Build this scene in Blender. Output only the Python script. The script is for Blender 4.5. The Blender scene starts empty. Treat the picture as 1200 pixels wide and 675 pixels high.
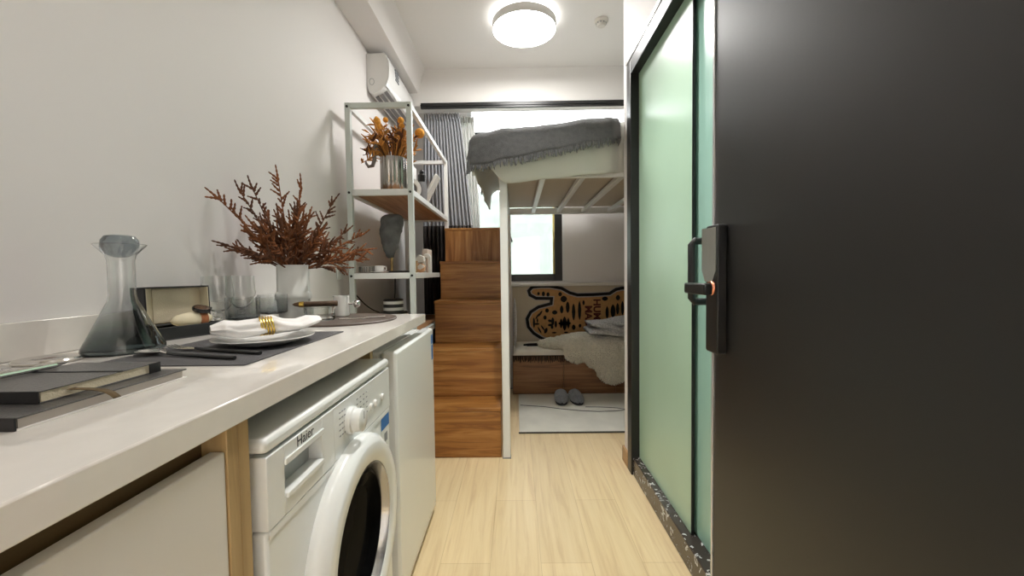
import bpy, bmesh, math, random
from mathutils import Vector, Matrix, noise
random.seed(7)
PI = math.pi
sc = bpy.context.scene
COL = sc.collection

# ------------------------------------------------------------------ camera, world, exposure
cd = bpy.data.cameras.new('camera'); cam = bpy.data.objects.new('camera', cd); COL.objects.link(cam)
cd.sensor_fit = 'HORIZONTAL'; cd.sensor_width = 36.0; cd.lens = 14.4; cd.clip_start = 0.02
cam.matrix_world = Matrix.Translation((0, 0, 1.09)) @ Matrix.Rotation(math.radians(0.6), 4, 'Z') @ \
    Matrix.Rotation(math.radians(90 - 2.1), 4, 'X') @ Matrix.Rotation(math.radians(-0.75), 4, 'Z')
sc.camera = cam
sc.view_settings.view_transform = 'Standard'; sc.view_settings.look = 'None'
sc.view_settings.gamma = 1.0; sc.view_settings.use_curve_mapping = False
sc.view_settings.exposure = 0.45
WORLD_STRENGTH = 7.0
LAMP_STRENGTH = 42.0
ENTRY_FILL_POWER = 23.0
PASSAGE_FILL_POWER = 125.0
wd = bpy.data.worlds.new('world'); sc.world = wd; wd.use_nodes = True
wd.node_tree.nodes['Background'].inputs[0].default_value = (0.96, 0.98, 1.0, 1)
wd.node_tree.nodes['Background'].inputs[1].default_value = WORLD_STRENGTH

# ------------------------------------------------------------------ materials
def new_mat(name):
    m = bpy.data.materials.new(name); m.use_nodes = True
    nt = m.node_tree; return m, nt, nt.nodes['Principled BSDF']
def N(nt, t, **kw):
    n = nt.nodes.new(t)
    for k, v in kw.items():
        if k in n.inputs: n.inputs[k].default_value = v
        else: setattr(n, k, v)
    return n
def plain(name, col, rough=0.5, metal=0.0, spec=0.5, bump=0.0, bscale=200, coat=0.0, var=0.0, vscale=8, sheen=0.0, trans=0.0, ior=1.45, subs=0.0):
    m, nt, b = new_mat(name)
    b.inputs['Base Color'].default_value = (*col, 1); b.inputs['Roughness'].default_value = rough
    b.inputs['Metallic'].default_value = metal; b.inputs['Specular IOR Level'].default_value = spec
    b.inputs['Coat Weight'].default_value = coat; b.inputs['Coat Roughness'].default_value = 0.05
    b.inputs['Sheen Weight'].default_value = sheen; b.inputs['Transmission Weight'].default_value = trans
    b.inputs['IOR'].default_value = ior
    tc = N(nt, 'ShaderNodeTexCoord')
    if var > 0:
        n = N(nt, 'ShaderNodeTexNoise', Scale=vscale, Detail=4.0); nt.links.new(tc.outputs['Object'], n.inputs['Vector'])
        r = N(nt, 'ShaderNodeValToRGB'); r.color_ramp.elements[0].position = .3; r.color_ramp.elements[1].position = .7
        r.color_ramp.elements[0].color = (*[c * (1 - var) for c in col], 1); r.color_ramp.elements[1].color = (*[min(1, c * (1 + var)) for c in col], 1)
        nt.links.new(n.outputs['Fac'], r.inputs['Fac']); nt.links.new(r.outputs['Color'], b.inputs['Base Color'])
    if bump > 0:
        n2 = N(nt, 'ShaderNodeTexNoise', Scale=bscale, Detail=3.0); nt.links.new(tc.outputs['Object'], n2.inputs['Vector'])
        bp = N(nt, 'ShaderNodeBump', Strength=bump, Distance=0.01)
        nt.links.new(n2.outputs['Fac'], bp.inputs['Height']); nt.links.new(bp.outputs['Normal'], b.inputs['Normal'])
    return m
def wood(name, c1, c2, c3, scale, rough=0.45, distort=1.2):
    """scale = (sx, sy, sz): small along the grain"""
    m, nt, b = new_mat(name)
    tc = N(nt, 'ShaderNodeTexCoord'); mp = N(nt, 'ShaderNodeMapping'); mp.inputs['Scale'].default_value = scale
    nt.links.new(tc.outputs['Object'], mp.inputs['Vector'])
    n = N(nt, 'ShaderNodeTexNoise', Scale=1.0, Detail=6.0, Roughness=0.6, Distortion=distort); nt.links.new(mp.outputs[0], n.inputs['Vector'])
    r = N(nt, 'ShaderNodeValToRGB'); e = r.color_ramp.elements
    e[0].position = .36; e[0].color = (*c1, 1); e[1].position = .66; e[1].color = (*c3, 1)
    x = e.new(.5); x.color = (*c2, 1)
    nt.links.new(n.outputs['Fac'], r.inputs['Fac']); nt.links.new(r.outputs['Color'], b.inputs['Base Color'])
    b.inputs['Roughness'].default_value = rough
    return m
def floor_mat():
    m, nt, b = new_mat('oak_plank_floor')
    tc = N(nt, 'ShaderNodeTexCoord')
    mp = N(nt, 'ShaderNodeMapping'); mp.inputs['Rotation'].default_value = (0, 0, PI / 2); mp.inputs['Location'].default_value = (0.35, 0.11, 0)
    nt.links.new(tc.outputs['Object'], mp.inputs['Vector'])
    br = N(nt, 'ShaderNodeTexBrick'); br.offset = 0.37
    for k, v in {'Color1': (1, 1, 1, 1), 'Color2': (0.88, 0.87, 0.85, 1), 'Mortar': (0.62, 0.55, 0.46, 1), 'Scale': 1.0, 'Mortar Size': 0.0012, 'Brick Width': 1.15, 'Row Height': 0.19, 'Bias': 0.0}.items():
        br.inputs[k].default_value = v
    nt.links.new(mp.outputs[0], br.inputs['Vector'])
    mp2 = N(nt, 'ShaderNodeMapping'); mp2.inputs['Scale'].default_value = (34, 1.7, 1)
    nt.links.new(tc.outputs['Object'], mp2.inputs['Vector'])
    n = N(nt, 'ShaderNodeTexNoise', Scale=1.0, Detail=7.0, Roughness=0.62, Distortion=0.9); nt.links.new(mp2.outputs[0], n.inputs['Vector'])
    r = N(nt, 'ShaderNodeValToRGB'); e = r.color_ramp.elements
    e[0].position = .28; e[0].color = (0.69, 0.51, 0.29, 1); e[1].position = .75; e[1].color = (0.88, 0.72, 0.46, 1)
    x = e.new(.48); x.color = (0.81, 0.64, 0.375, 1)
    nt.links.new(n.outputs['Fac'], r.inputs['Fac'])
    mx = N(nt, 'ShaderNodeMix', data_type='RGBA', blend_type='MULTIPLY'); mx.inputs[0].default_value = 0.6
    nt.links.new(r.outputs['Color'], mx.inputs[6]); nt.links.new(br.outputs['Color'], mx.inputs[7])
    nt.links.new(mx.outputs[2], b.inputs['Base Color'])
    b.inputs['Roughness'].default_value = 0.42
    return m
def axis_ramp(name, axis, stops, rough=0.4, const=False, scale=1.0, **kw):
    """colour along an object axis (metres from origin), for things dyed or striped that way"""
    m, nt, b = new_mat(name)
    tc = N(nt, 'ShaderNodeTexCoord'); sp = N(nt, 'ShaderNodeSeparateXYZ'); nt.links.new(tc.outputs['Object'], sp.inputs[0])
    mu = N(nt, 'ShaderNodeMath', operation='MULTIPLY'); mu.inputs[1].default_value = scale
    nt.links.new(sp.outputs['XYZ'.index(axis)], mu.inputs[0])
    r = N(nt, 'ShaderNodeValToRGB'); r.color_ramp.interpolation = 'CONSTANT' if const else 'LINEAR'
    e = r.color_ramp.elements
    while len(e) < len(stops): e.new(0.5)
    for k, (p, c) in enumerate(stops): e[k].position = p; e[k].color = (*c, 1)
    nt.links.new(mu.outputs[0], r.inputs['Fac']); nt.links.new(r.outputs['Color'], b.inputs['Base Color'])
    b.inputs['Roughness'].default_value = rough
    for k, v in kw.items(): b.inputs[k.replace('_', ' ')].default_value = v
    return m
def emit(name, col, s):
    m = bpy.data.materials.new(name); m.use_nodes = True; nt = m.node_tree
    nt.nodes.remove(nt.nodes['Principled BSDF'])
    e = N(nt, 'ShaderNodeEmission'); e.inputs[0].default_value = (*col, 1); e.inputs[1].default_value = s
    nt.links.new(e.outputs[0], nt.nodes['Material Output'].inputs[0]); return m
def marble_kerb():
    m, nt, b = new_mat('dark_flecked_marble')
    tc = N(nt, 'ShaderNodeTexCoord')
    n = N(nt, 'ShaderNodeTexNoise', Scale=30.0, Detail=2.0, Distortion=1.5); nt.links.new(tc.outputs['Object'], n.inputs['Vector'])
    r = N(nt, 'ShaderNodeValToRGB'); e = r.color_ramp.elements
    e[0].position = .60; e[0].color = (0.05, 0.04, 0.035, 1); e[1].position = .64; e[1].color = (0.6, 0.6, 0.6, 1)
    nt.links.new(n.outputs['Fac'], r.inputs['Fac']); nt.links.new(r.outputs['Color'], b.inputs['Base Color'])
    b.inputs['Roughness'].default_value = 0.25
    return m
def sheer_mat():
    m = bpy.data.materials.new('sheer_voile'); m.use_nodes = True; nt = m.node_tree; b = nt.nodes['Principled BSDF']
    b.inputs['Base Color'].default_value = (0.9, 0.9, 0.88, 1); b.inputs['Roughness'].default_value = 0.8
    t = N(nt, 'ShaderNodeBsdfTranslucent'); t.inputs[0].default_value = (0.92, 0.92, 0.9, 1)
    mx = N(nt, 'ShaderNodeMixShader'); mx.inputs[0].default_value = 0.55
    nt.links.new(b.outputs[0], mx.inputs[1]); nt.links.new(t.outputs[0], mx.inputs[2])
    nt.links.new(mx.outputs[0], nt.nodes['Material Output'].inputs[0]); return m
def weave(name, c1, c2, s):
    m, nt, b = new_mat(name)
    tc = N(nt, 'ShaderNodeTexCoord'); w = N(nt, 'ShaderNodeTexWave', Scale=s, Distortion=1.5, Detail=2.0); w.bands_direction = 'Y'
    nt.links.new(tc.outputs['Object'], w.inputs['Vector'])
    mx = N(nt, 'ShaderNodeMix', data_type='RGBA'); mx.inputs[6].default_value = (*c1, 1); mx.inputs[7].default_value = (*c2, 1)
    nt.links.new(w.outputs['Fac'], mx.inputs[0]); nt.links.new(mx.outputs[2], b.inputs['Base Color']); b.inputs['Roughness'].default_value = .85
    return m

M = {}
M['wall'] = plain('white_wall_paint', (0.80, 0.77, 0.75), 0.6, bump=0.02, bscale=60)
M['ceil'] = plain('ceiling_paint', (0.84, 0.82, 0.79), 0.7)
M['floor'] = floor_mat()
M['quartz'] = plain('polished_quartz', (0.82, 0.78, 0.725), 0.07, spec=0.5, coat=0.3, var=0.02, vscale=30)
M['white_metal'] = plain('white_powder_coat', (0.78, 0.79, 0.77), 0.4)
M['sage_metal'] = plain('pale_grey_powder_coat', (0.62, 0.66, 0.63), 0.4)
M['white_lacquer'] = plain('white_lacquer', (0.72, 0.69, 0.63), 0.3)
M['appliance'] = plain('appliance_white', (0.80, 0.82, 0.80), 0.25, coat=0.2)
M['recess_shade'] = plain('recess_shade', (0.50, 0.52, 0.51), 0.35)  # grey puts the shade of the drawer recess into its back plate
M['stair_wood'] = wood('walnut_laminate', (0.215, 0.080, 0.016), (0.335, 0.140, 0.030), (0.46, 0.225, 0.066), (1.6, 9, 26), 0.42)
M['stair_wood_v'] = wood('walnut_laminate_upright', (0.215, 0.080, 0.016), (0.335, 0.140, 0.030), (0.46, 0.225, 0.066), (24, 9, 1.6), 0.42)
M['shelf_wood'] = wood('shelf_wood', (0.30, 0.15, 0.06), (0.42, 0.22, 0.10), (0.52, 0.30, 0.15), (26, 1.5, 9), 0.5)
M['carcass'] = wood('cabinet_side_wood', (0.36, 0.235, 0.10), (0.44, 0.30, 0.135), (0.50, 0.35, 0.17), (20, 20, 2), 0.5)
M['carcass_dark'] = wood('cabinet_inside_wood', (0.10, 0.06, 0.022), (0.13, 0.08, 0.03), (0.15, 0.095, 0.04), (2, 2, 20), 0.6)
M['bench_wood'] = wood('bench_walnut', (0.17, 0.075, 0.028), (0.28, 0.13, 0.05), (0.36, 0.18, 0.075), (1.4, 9, 24), 0.45)
M['black_metal'] = plain('black_metal', (0.012, 0.012, 0.012), 0.35, spec=0.5)
M['rail_metal'] = plain('dark_grey_rail', (0.02, 0.02, 0.02), 0.35)
M['door_black'] = plain('black_steel_door', (0.008, 0.0074, 0.0070), 0.41, spec=0.8, var=0.12, vscale=3, bump=0.02, bscale=12)
M['frosted'] = plain('frosted_green_glass', (0.45, 0.65, 0.50), 0.32, spec=0.6, var=0.04, vscale=2)
M['frosted_teal'] = plain('frosted_teal_glass', (0.34, 0.58, 0.50), 0.30, spec=0.6)
M['silver_film'] = plain('silver_film', (0.8, 0.8, 0.8), 0.25, metal=0.6, bump=0.2, bscale=30)
M['kerb'] = marble_kerb()
M['curtain'] = plain('grey_curtain_cloth', (0.40, 0.41, 0.44), 0.8, bump=0.1, bscale=400, sheen=0.2)
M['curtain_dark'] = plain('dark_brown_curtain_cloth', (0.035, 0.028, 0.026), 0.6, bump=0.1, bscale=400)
M['sheer'] = sheer_mat()
M['linen_white'] = plain('white_bed_linen', (0.58, 0.59, 0.54), 0.85, bump=0.15, bscale=9, sheen=0.2)
M['blanket'] = plain('charcoal_wool', (0.105, 0.105, 0.108), 0.95, bump=0.5, bscale=260, var=0.18, vscale=40, sheen=0.3)
M['mattress'] = weave('woven_mattress_base', (0.52, 0.45, 0.36), (0.62, 0.55, 0.45), 30)
M['rug'] = plain('pale_rug_pile', (0.76, 0.75, 0.66), 0.95, bump=0.3, bscale=300, var=0.08, vscale=5)
M['rug_line'] = plain('rug_line_dark', (0.07, 0.065, 0.06), 0.9)
M['slipper'] = plain('grey_plush', (0.24, 0.26, 0.28), 0.95, bump=0.8, bscale=160, var=0.2, vscale=60, sheen=0.4)
M['sole'] = plain('dark_sole', (0.03, 0.03, 0.035), 0.7)
M['fleece'] = plain('cream_fleece', (0.93, 0.88, 0.74), 0.95, bump=1.0, bscale=70, var=0.08, vscale=40, sheen=0.4)
M['knit'] = plain('grey_knit', (0.58, 0.575, 0.565), 0.95, bump=1.0, bscale=120, var=0.35, vscale=90, sheen=0.3)
M['cushion'] = plain('cream_cushion', (0.78, 0.73, 0.62), 0.85, bump=0.1, bscale=200)
M['dark_fringe'] = plain('dark_brown_fringe', (0.06, 0.035, 0.02), 0.9, var=0.3, vscale=80)
M['shaded_wall'] = plain('shaded_wall', (0.60, 0.52, 0.39), 0.7, bump=0.05, bscale=300)  # wall tone darkened to beige for the shade below the sill
M['tiger_black'] = plain('rug_black_wool', (0.012, 0.011, 0.012), 0.95)
M['tiger_orange'] = plain('rug_tan_wool', (0.54, 0.30, 0.12), 0.95, bump=0.4, bscale=200, var=0.1, vscale=40)
M['tiger_grey'] = plain('rug_lilac_wool', (0.50, 0.47, 0.46), 0.95)
M['tiger_maroon'] = plain('rug_maroon_wool', (0.10, 0.022, 0.02), 0.95)
M['ceramic'] = plain('matte_white_ceramic', (0.66, 0.67, 0.64), 0.35)
M['porcelain'] = plain('white_porcelain', (0.80, 0.79, 0.76), 0.15, coat=0.3)
M['napkin'] = plain('white_linen_napkin', (0.82, 0.80, 0.78), 0.9, bump=0.15, bscale=500)
M['gold'] = plain('gold_wire', (0.75, 0.52, 0.12), 0.25, metal=1.0)
M['chrome'] = plain('polished_steel', (0.72, 0.70, 0.68), 0.15, metal=1.0)
M['mat_grey'] = plain('grey_placemat', (0.085, 0.082, 0.085), 0.55, bump=0.4, bscale=500)
M['mat_brown'] = plain('brown_leather_mat', (0.10, 0.075, 0.062), 0.35)
M['black_leather'] = plain('black_leather', (0.075, 0.070, 0.068), 0.30, spec=0.8, bump=0.15, bscale=300)
M['black_spine'] = plain('black_book_spine', (0.012, 0.011, 0.012), 0.45)
M['paper'] = plain('cream_pages', (0.70, 0.62, 0.46), 0.8, bump=0.2, bscale=400)
M['paper_white'] = plain('white_pages', (0.55, 0.50, 0.45), 0.8)
M['book_edge'] = plain('white_cover_edge', (0.85, 0.82, 0.78), 0.5)
M['ribbon'] = plain('brown_ribbon', (0.12, 0.08, 0.035), 0.7)
M['box_black'] = plain('black_box_card', (0.012, 0.012, 0.013), 0.45)
M['box_cream'] = plain('cream_box_lining', (0.72, 0.64, 0.46), 0.7)
M['watch_case'] = plain('dark_watch_case', (0.03, 0.028, 0.028), 0.25, metal=0.6)
M['watch_dial'] = plain('dark_watch_dial', (0.10, 0.055, 0.035), 0.2)
M['strap'] = plain('tan_leather_strap', (0.33, 0.12, 0.045), 0.6)
M['glass'] = plain('clear_glass', (0.97, 0.98, 0.97), 0.02, trans=1.0, ior=1.45)
M['smoke_glass'] = plain('smoke_glass', (0.42, 0.46, 0.48), 0.03, trans=1.0, ior=1.45)
M['carafe_glass'] = axis_ramp('grey_faded_glass', 'Z', [(0.0, (0.10, 0.13, 0.14)), (0.06, (0.33, 0.38, 0.39)), (0.24, (0.74, 0.77, 0.77)), (0.5, (0.95, 0.96, 0.96))], 0.02, scale=3.0, Transmission_Weight=1.0)
M['stopper_glass'] = plain('grey_stopper_glass', (0.36, 0.41, 0.44), 0.03, trans=0.85, ior=1.45)
M['tumbler_glass'] = axis_ramp('smoke_faded_glass', 'Z', [(0.0, (0.9, 0.92, 0.92)), (0.25, (0.34, 0.37, 0.39)), (0.5, (0.70, 0.73, 0.74)), (0.9, (0.93, 0.94, 0.94))], 0.02, scale=9.0, Transmission_Weight=1.0)
M['black_plastic'] = plain('black_plastic', (0.01, 0.01, 0.01), 0.3)
M['cigar'] = plain('cigar_leaf', (0.075, 0.042, 0.022), 0.7, var=0.2, vscale=60)
M['rust_plant'] = plain('rust_dried_plant', (0.19, 0.064, 0.018), 0.85, var=0.35, vscale=25)
M['brown_plant'] = plain('brown_dried_plant', (0.11, 0.040, 0.015), 0.85, var=0.35, vscale=25)
M['amber_reed'] = plain('amber_reed', (0.55, 0.24, 0.05), 0.8, var=0.4, vscale=40)
M['amber_ball'] = plain('orange_billy_button', (0.80, 0.36, 0.05), 0.9, bump=0.6, bscale=250, var=0.2, vscale=80)
M['horn'] = plain('grey_brown_pod', (0.20, 0.17, 0.15), 0.6)
M['mirror_vase'] = plain('silver_reeded', (0.42, 0.40, 0.38), 0.2, metal=1.0)
M['stone'] = plain('grey_slate', (0.115, 0.118, 0.115), 0.75, bump=1.0, bscale=18, var=0.35, vscale=14)
M['brass_rod'] = plain('bronze_rod', (0.33, 0.23, 0.10), 0.4, metal=0.7)
M['pink_white'] = plain('blush_ceramic', (0.80, 0.68, 0.58), 0.6)
M['soft_white'] = plain('soft_white_plaster', (0.85, 0.84, 0.80), 0.7)
M['peach'] = plain('peach_ceramic', (0.72, 0.46, 0.28), 0.6)
M['amber_glass'] = plain('amber_glass', (0.75, 0.55, 0.30), 0.1, trans=0.6)
M['tin'] = plain('grey_tin', (0.35, 0.34, 0.32), 0.4, metal=0.5)
M['stripes'] = axis_ramp('black_white_glaze', 'Z', [(0, (0.02, 0.02, 0.02)), (.10, (0.75, 0.74, 0.7)), (.28, (0.02, 0.02, 0.02)), (.47, (0.75, 0.74, 0.7)), (.56, (0.02, 0.02, 0.02)), (.66, (0.75, 0.74, 0.7)), (.75, (0.02, 0.02, 0.02)), (.85, (0.75, 0.74, 0.7)), (.94, (0.02, 0.02, 0.02))], 0.3, const=True, scale=1 / 0.20)
M['ac_white'] = plain('ac_white_plastic', (0.80, 0.79, 0.77), 0.35)
M['ac_front'] = plain('ac_white_front', (0.86, 0.86, 0.85), 0.2, coat=0.2)
M['ac_grey'] = plain('ac_grey_vent', (0.22, 0.21, 0.21), 0.5)
M['ink'] = plain('dark_ink', (0.03, 0.03, 0.035), 0.6)
M['ink_grey'] = plain('grey_ink', (0.25, 0.26, 0.27), 0.6)
M['sticker_blue'] = plain('blue_sticker', (0.03, 0.16, 0.45), 0.5)
M['sticker_white'] = plain('white_sticker', (0.75, 0.76, 0.72), 0.5)
M['washer_glass'] = plain('black_washer_glass', (0.004, 0.004, 0.0045), 0.10, spec=0.05, ior=1.12)
M['drum_chrome'] = plain('grey_inner_ring', (0.42, 0.42, 0.41), 0.18, metal=0.75)
M['lamp_white'] = emit('lamp_diffuser', (1.0, 0.98, 0.95), LAMP_STRENGTH)
M['fill_spot_lens'] = emit('fill_spot_lens', (1, .95, .88), 5.0)
M['lamp_side'] = emit('lamp_side_band', (1.0, 0.98, 0.95), LAMP_STRENGTH * 0.12)
M['lamp_ring'] = plain('lamp_grey_ring', (0.72, 0.71, 0.69), 0.4)
M['base_wood'] = wood('baseboard_wood', (0.44, 0.26, 0.12), (0.5, 0.31, 0.15), (0.55, 0.35, 0.18), (2, 2, 30), 0.5)
M['outside'] = plain('outside_pale_render', (0.165, 0.195, 0.172), 0.8, var=0.14, vscale=4)
M['red_ring'] = plain('copper_ring', (0.75, 0.30, 0.18), 0.3, metal=0.8)
M['lock_gloss'] = plain('mirror_keypad', (0.85, 0.85, 0.85), 0.12, metal=1.0)
M['yellow_strip'] = plain('yellow_weatherstrip', (0.75, 0.62, 0.22), 0.6)
M['grey_cloth'] = plain('mid_grey_cloth', (0.20, 0.20, 0.205), 0.8, bump=0.3, bscale=150)
M['steel_dark'] = plain('dark_steel', (0.35, 0.34, 0.33), 0.25, metal=1.0)

# ------------------------------------------------------------------ mesh helpers
class MB:
    def __init__(s): s.v = []; s.f = []
    def add(s, vs, fs, T=None):
        o = len(s.v)
        s.v += [tuple(T @ Vector(p)) if T else tuple(p) for p in vs]
        s.f += [tuple(i + o for i in f) for f in fs]
        return s
    def box(s, x0, x1, y0, y1, z0, z1, T=None):
        vs = [(x0, y0, z0), (x1, y0, z0), (x1, y1, z0), (x0, y1, z0), (x0, y0, z1), (x1, y0, z1), (x1, y1, z1), (x0, y1, z1)]
        return s.add(vs, [(3, 2, 1, 0), (4, 5, 6, 7), (0, 1, 5, 4), (1, 2, 6, 5), (2, 3, 7, 6), (3, 0, 4, 7)], T)
    def prism(s, poly, axis, a, b, T=None):
        """poly 2D extruded along axis from a to b. axis 'x': (y,z); 'y': (x,z); 'z': (x,y)"""
        def P(p, t): return {'x': (t, p[0], p[1]), 'y': (p[0], t, p[1]), 'z': (p[0], p[1], t)}[axis]
        n = len(poly); vs = [P(p, a) for p in poly] + [P(p, b) for p in poly]
        fs = [tuple(range(n)), tuple(range(2 * n - 1, n - 1, -1))] + [(i, (i + 1) % n, n + (i + 1) % n, n + i) for i in range(n)]
        return s.add(vs, fs, T)
    def lathe(s, prof, c=(0, 0, 0), seg=32, T=None, closed=False):
        vs, fs = [], []; n = len(prof)
        for r, z in prof:
            for k in range(seg):
                a = 2 * PI * k / seg; vs.append((c[0] + r * math.cos(a), c[1] + r * math.sin(a), c[2] + z))
        for i in range(n - 1 if not closed else n):
            j = (i + 1) % n
            for k in range(seg):
                l = (k + 1) % seg; fs.append((i * seg + k, i * seg + l, j * seg + l, j * seg + k))
        if not closed:
            if prof[0][0] > 1e-5: fs.append(tuple(range(seg - 1, -1, -1)))
            if prof[-1][0] > 1e-5: fs.append(tuple((n - 1) * seg + k for k in range(seg)))
        return s.add(vs, fs, T)
    def tube(s, pts, r, seg=8, T=None, cap=True):
        pts = [Vector(p) for p in pts]; n = len(pts)
        rs = r if isinstance(r, (list, tuple)) else [r] * n
        vs, fs = [], []
        t0 = (pts[1] - pts[0]).normalized(); up = Vector((0, 0, 1)) if abs(t0.z) < .9 else Vector((1, 0, 0))
        nrm = t0.cross(up).normalized()
        for i, p in enumerate(pts):
            t = (pts[min(i + 1, n - 1)] - pts[max(i - 1, 0)]).normalized()
            nrm = (nrm - t * nrm.dot(t)); nrm = nrm.normalized() if nrm.length > 1e-6 else t.orthogonal().normalized()
            bn = t.cross(nrm)
            for k in range(seg):
                a = 2 * PI * k / seg; vs.append(p + (nrm * math.cos(a) + bn * math.sin(a)) * rs[i])
        for i in range(n - 1):
            for k in range(seg):
                l = (k + 1) % seg; fs.append((i * seg + k, i * seg + l, (i + 1) * seg + l, (i + 1) * seg + k))
        if cap: fs.append(tuple(range(seg - 1, -1, -1))); fs.append(tuple((n - 1) * seg + k for k in range(seg)))
        return s.add(vs, fs, T)
    def ball(s, c, r, seg=16, rings=10, T=None):
        rx, ry, rz = r if isinstance(r, (tuple, list)) else (r, r, r)
        vs = [(c[0], c[1], c[2] - rz)]; fs = []
        for i in range(1, rings):
            t = PI * i / rings
            for k in range(seg):
                a = 2 * PI * k / seg; vs.append((c[0] + rx * math.sin(t) * math.cos(a), c[1] + ry * math.sin(t) * math.sin(a), c[2] - rz * math.cos(t)))
        vs.append((c[0], c[1], c[2] + rz)); L = len(vs) - 1
        for k in range(seg): fs.append((0, 1 + (k + 1) % seg, 1 + k)); fs.append((L, L - seg + k, L - seg + (k + 1) % seg))
        for i in range(rings - 2):
            for k in range(seg):
                a = 1 + i * seg + k; b = 1 + i * seg + (k + 1) % seg; fs.append((a, b, b + seg, a + seg))
        return s.add(vs, fs, T)
    def surf(s, nu, nv, fn, T=None):
        vs = [fn(i / nu, j / nv) for i in range(nu + 1) for j in range(nv + 1)]
        fs = [(i * (nv + 1) + j, (i + 1) * (nv + 1) + j, (i + 1) * (nv + 1) + j + 1, i * (nv + 1) + j + 1) for i in range(nu) for j in range(nv)]
        return s.add(vs, fs, T)
ORG = {}
def rotz(c, a): return Matrix.Translation(c) @ Matrix.Rotation(a, 4, 'Z')
def build(name, mb, mat, parent=None, org=None, bevel=0, smooth=True, solid=0, sub=0, angle=35):
    o_ = Vector(ORG[parent.name]) if parent else Vector(org or (0, 0, 0))
    me = bpy.data.meshes.new(name); me.from_pydata([tuple(Vector(v) - o_) for v in mb.v], [], mb.f)
    bm = bmesh.new(); bm.from_mesh(me); bmesh.ops.recalc_face_normals(bm, faces=bm.faces); bm.to_mesh(me); bm.free()
    me.materials.append(M[mat] if isinstance(mat, str) else mat)
    if smooth:
        me.polygons.foreach_set('use_smooth', [True] * len(me.polygons)); me.set_sharp_from_angle(angle=math.radians(angle))
    o = bpy.data.objects.new(name, me); COL.objects.link(o); ORG[o.name] = tuple(o_)
    if parent: o.parent = parent
    else: o.location = o_
    if solid:
        md = o.modifiers.new('thickness', 'SOLIDIFY'); md.thickness = solid; md.offset = 0
    if bevel:
        md = o.modifiers.new('bevel', 'BEVEL'); md.width = bevel; md.segments = 2; md.limit_method = 'ANGLE'; md.angle_limit = math.radians(40); md.harden_normals = False
    if sub:
        md = o.modifiers.new('subd', 'SUBSURF'); md.levels = sub; md.render_levels = sub
    return o
def tag(o, label, cat, group=None, kind=None):
    o['label'] = label; o['category'] = cat
    if group: o['group'] = group
    if kind: o['kind'] = kind
    return o
def thing(name, label, cat, loc, group=None):
    o = bpy.data.objects.new(name, None); COL.objects.link(o); o.location = loc; ORG[o.name] = tuple(loc); o.empty_display_size = .05
    return tag(o, label, cat, group)
def one(name, mb, mat, label, cat, org, group=None, **kw):
    return tag(build(name, mb, mat, None, org, **kw), label, cat, group)
def struct(name, mb, mat, parent=None, org=(0, 0, 0), **kw):
    o = build(name, mb, mat, parent, org, **kw)
    if not parent: o['kind'] = 'structure'
    return o
def sroot(name, loc):
    o = bpy.data.objects.new(name, None); COL.objects.link(o); o.location = loc; ORG[o.name] = tuple(loc); o['kind'] = 'structure'; return o
def copy_tree(o, parent=None):
    c = o.copy(); COL.objects.link(c); ORG[c.name] = ORG[o.name]
    if parent: c.parent = parent
    for ch in [x for x in bpy.data.objects if x.parent == o]: copy_tree(ch, c)
    return c
def text_mb(s, size, T, depth=0.0006, bold=0.0):
    cu = bpy.data.curves.new('lettering', 'FONT'); cu.body = s; cu.size = size; cu.extrude = depth; cu.align_x = 'LEFT'
    cu.resolution_u = 3; cu.offset = bold
    ob = bpy.data.objects.new('lettering', cu); COL.objects.link(ob)
    bpy.context.view_layer.update()
    me = bpy.data.meshes.new_from_object(ob.evaluated_get(bpy.context.evaluated_depsgraph_get()))
    mb = MB(); mb.add([tuple(v.co) for v in me.vertices], [tuple(p.vertices) for p in me.polygons], T)
    bpy.data.objects.remove(ob); bpy.data.curves.remove(cu); bpy.data.meshes.remove(me)
    return mb
def frame_T(o, ex, ey, ez):
    m = Matrix.Identity(4)
    for i, e in enumerate((ex, ey, ez)):
        for k in range(3): m[k][i] = e[k]
    for k in range(3): m[k][3] = o[k]
    return m
def rrect(x0, x1, y0, y1, r, n=4):
    out = []
    for cx, cy, a0 in ((x1 - r, y0 + r, -PI / 2), (x1 - r, y1 - r, 0), (x0 + r, y1 - r, PI / 2), (x0 + r, y0 + r, PI)):
        for k in range(n + 1): a = a0 + PI / 2 * k / n; out.append((cx + r * math.cos(a), cy + r * math.sin(a)))
    return out
def smooth_path(p, k=6):
    p = [Vector(q) for q in p]; out = []
    for i in range(len(p) - 1):
        a, b, c, d = p[max(i - 1, 0)], p[i], p[i + 1], p[min(i + 2, len(p) - 1)]
        for j in range(k):
            t = j / k; out.append(.5 * (2 * b + (c - a) * t + (2 * a - 5 * b + 4 * c - d) * t * t + (3 * b - a - 3 * c + d) * t ** 3))
    return out + [p[-1]]
def inset(poly, d):
    n = len(poly); A = sum(poly[i][0] * poly[(i + 1) % n][1] - poly[(i + 1) % n][0] * poly[i][1] for i in range(n))
    s = 1 if A > 0 else -1; out = []
    for i in range(n):
        p0, p1, p2 = (Vector(poly[i - 1]), Vector(poly[i]), Vector(poly[(i + 1) % n]))
        a = (p1 - p0).normalized(); b = (p2 - p1).normalized()
        n1 = Vector((-a.y, a.x)) * s; n2 = Vector((-b.y, b.x)) * s; m = n1 + n2
        m = m / max(m.length_squared / 2, .5) if m.length > 1e-6 else n1
        out.append(tuple(p1 + m * d))
    return out

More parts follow.
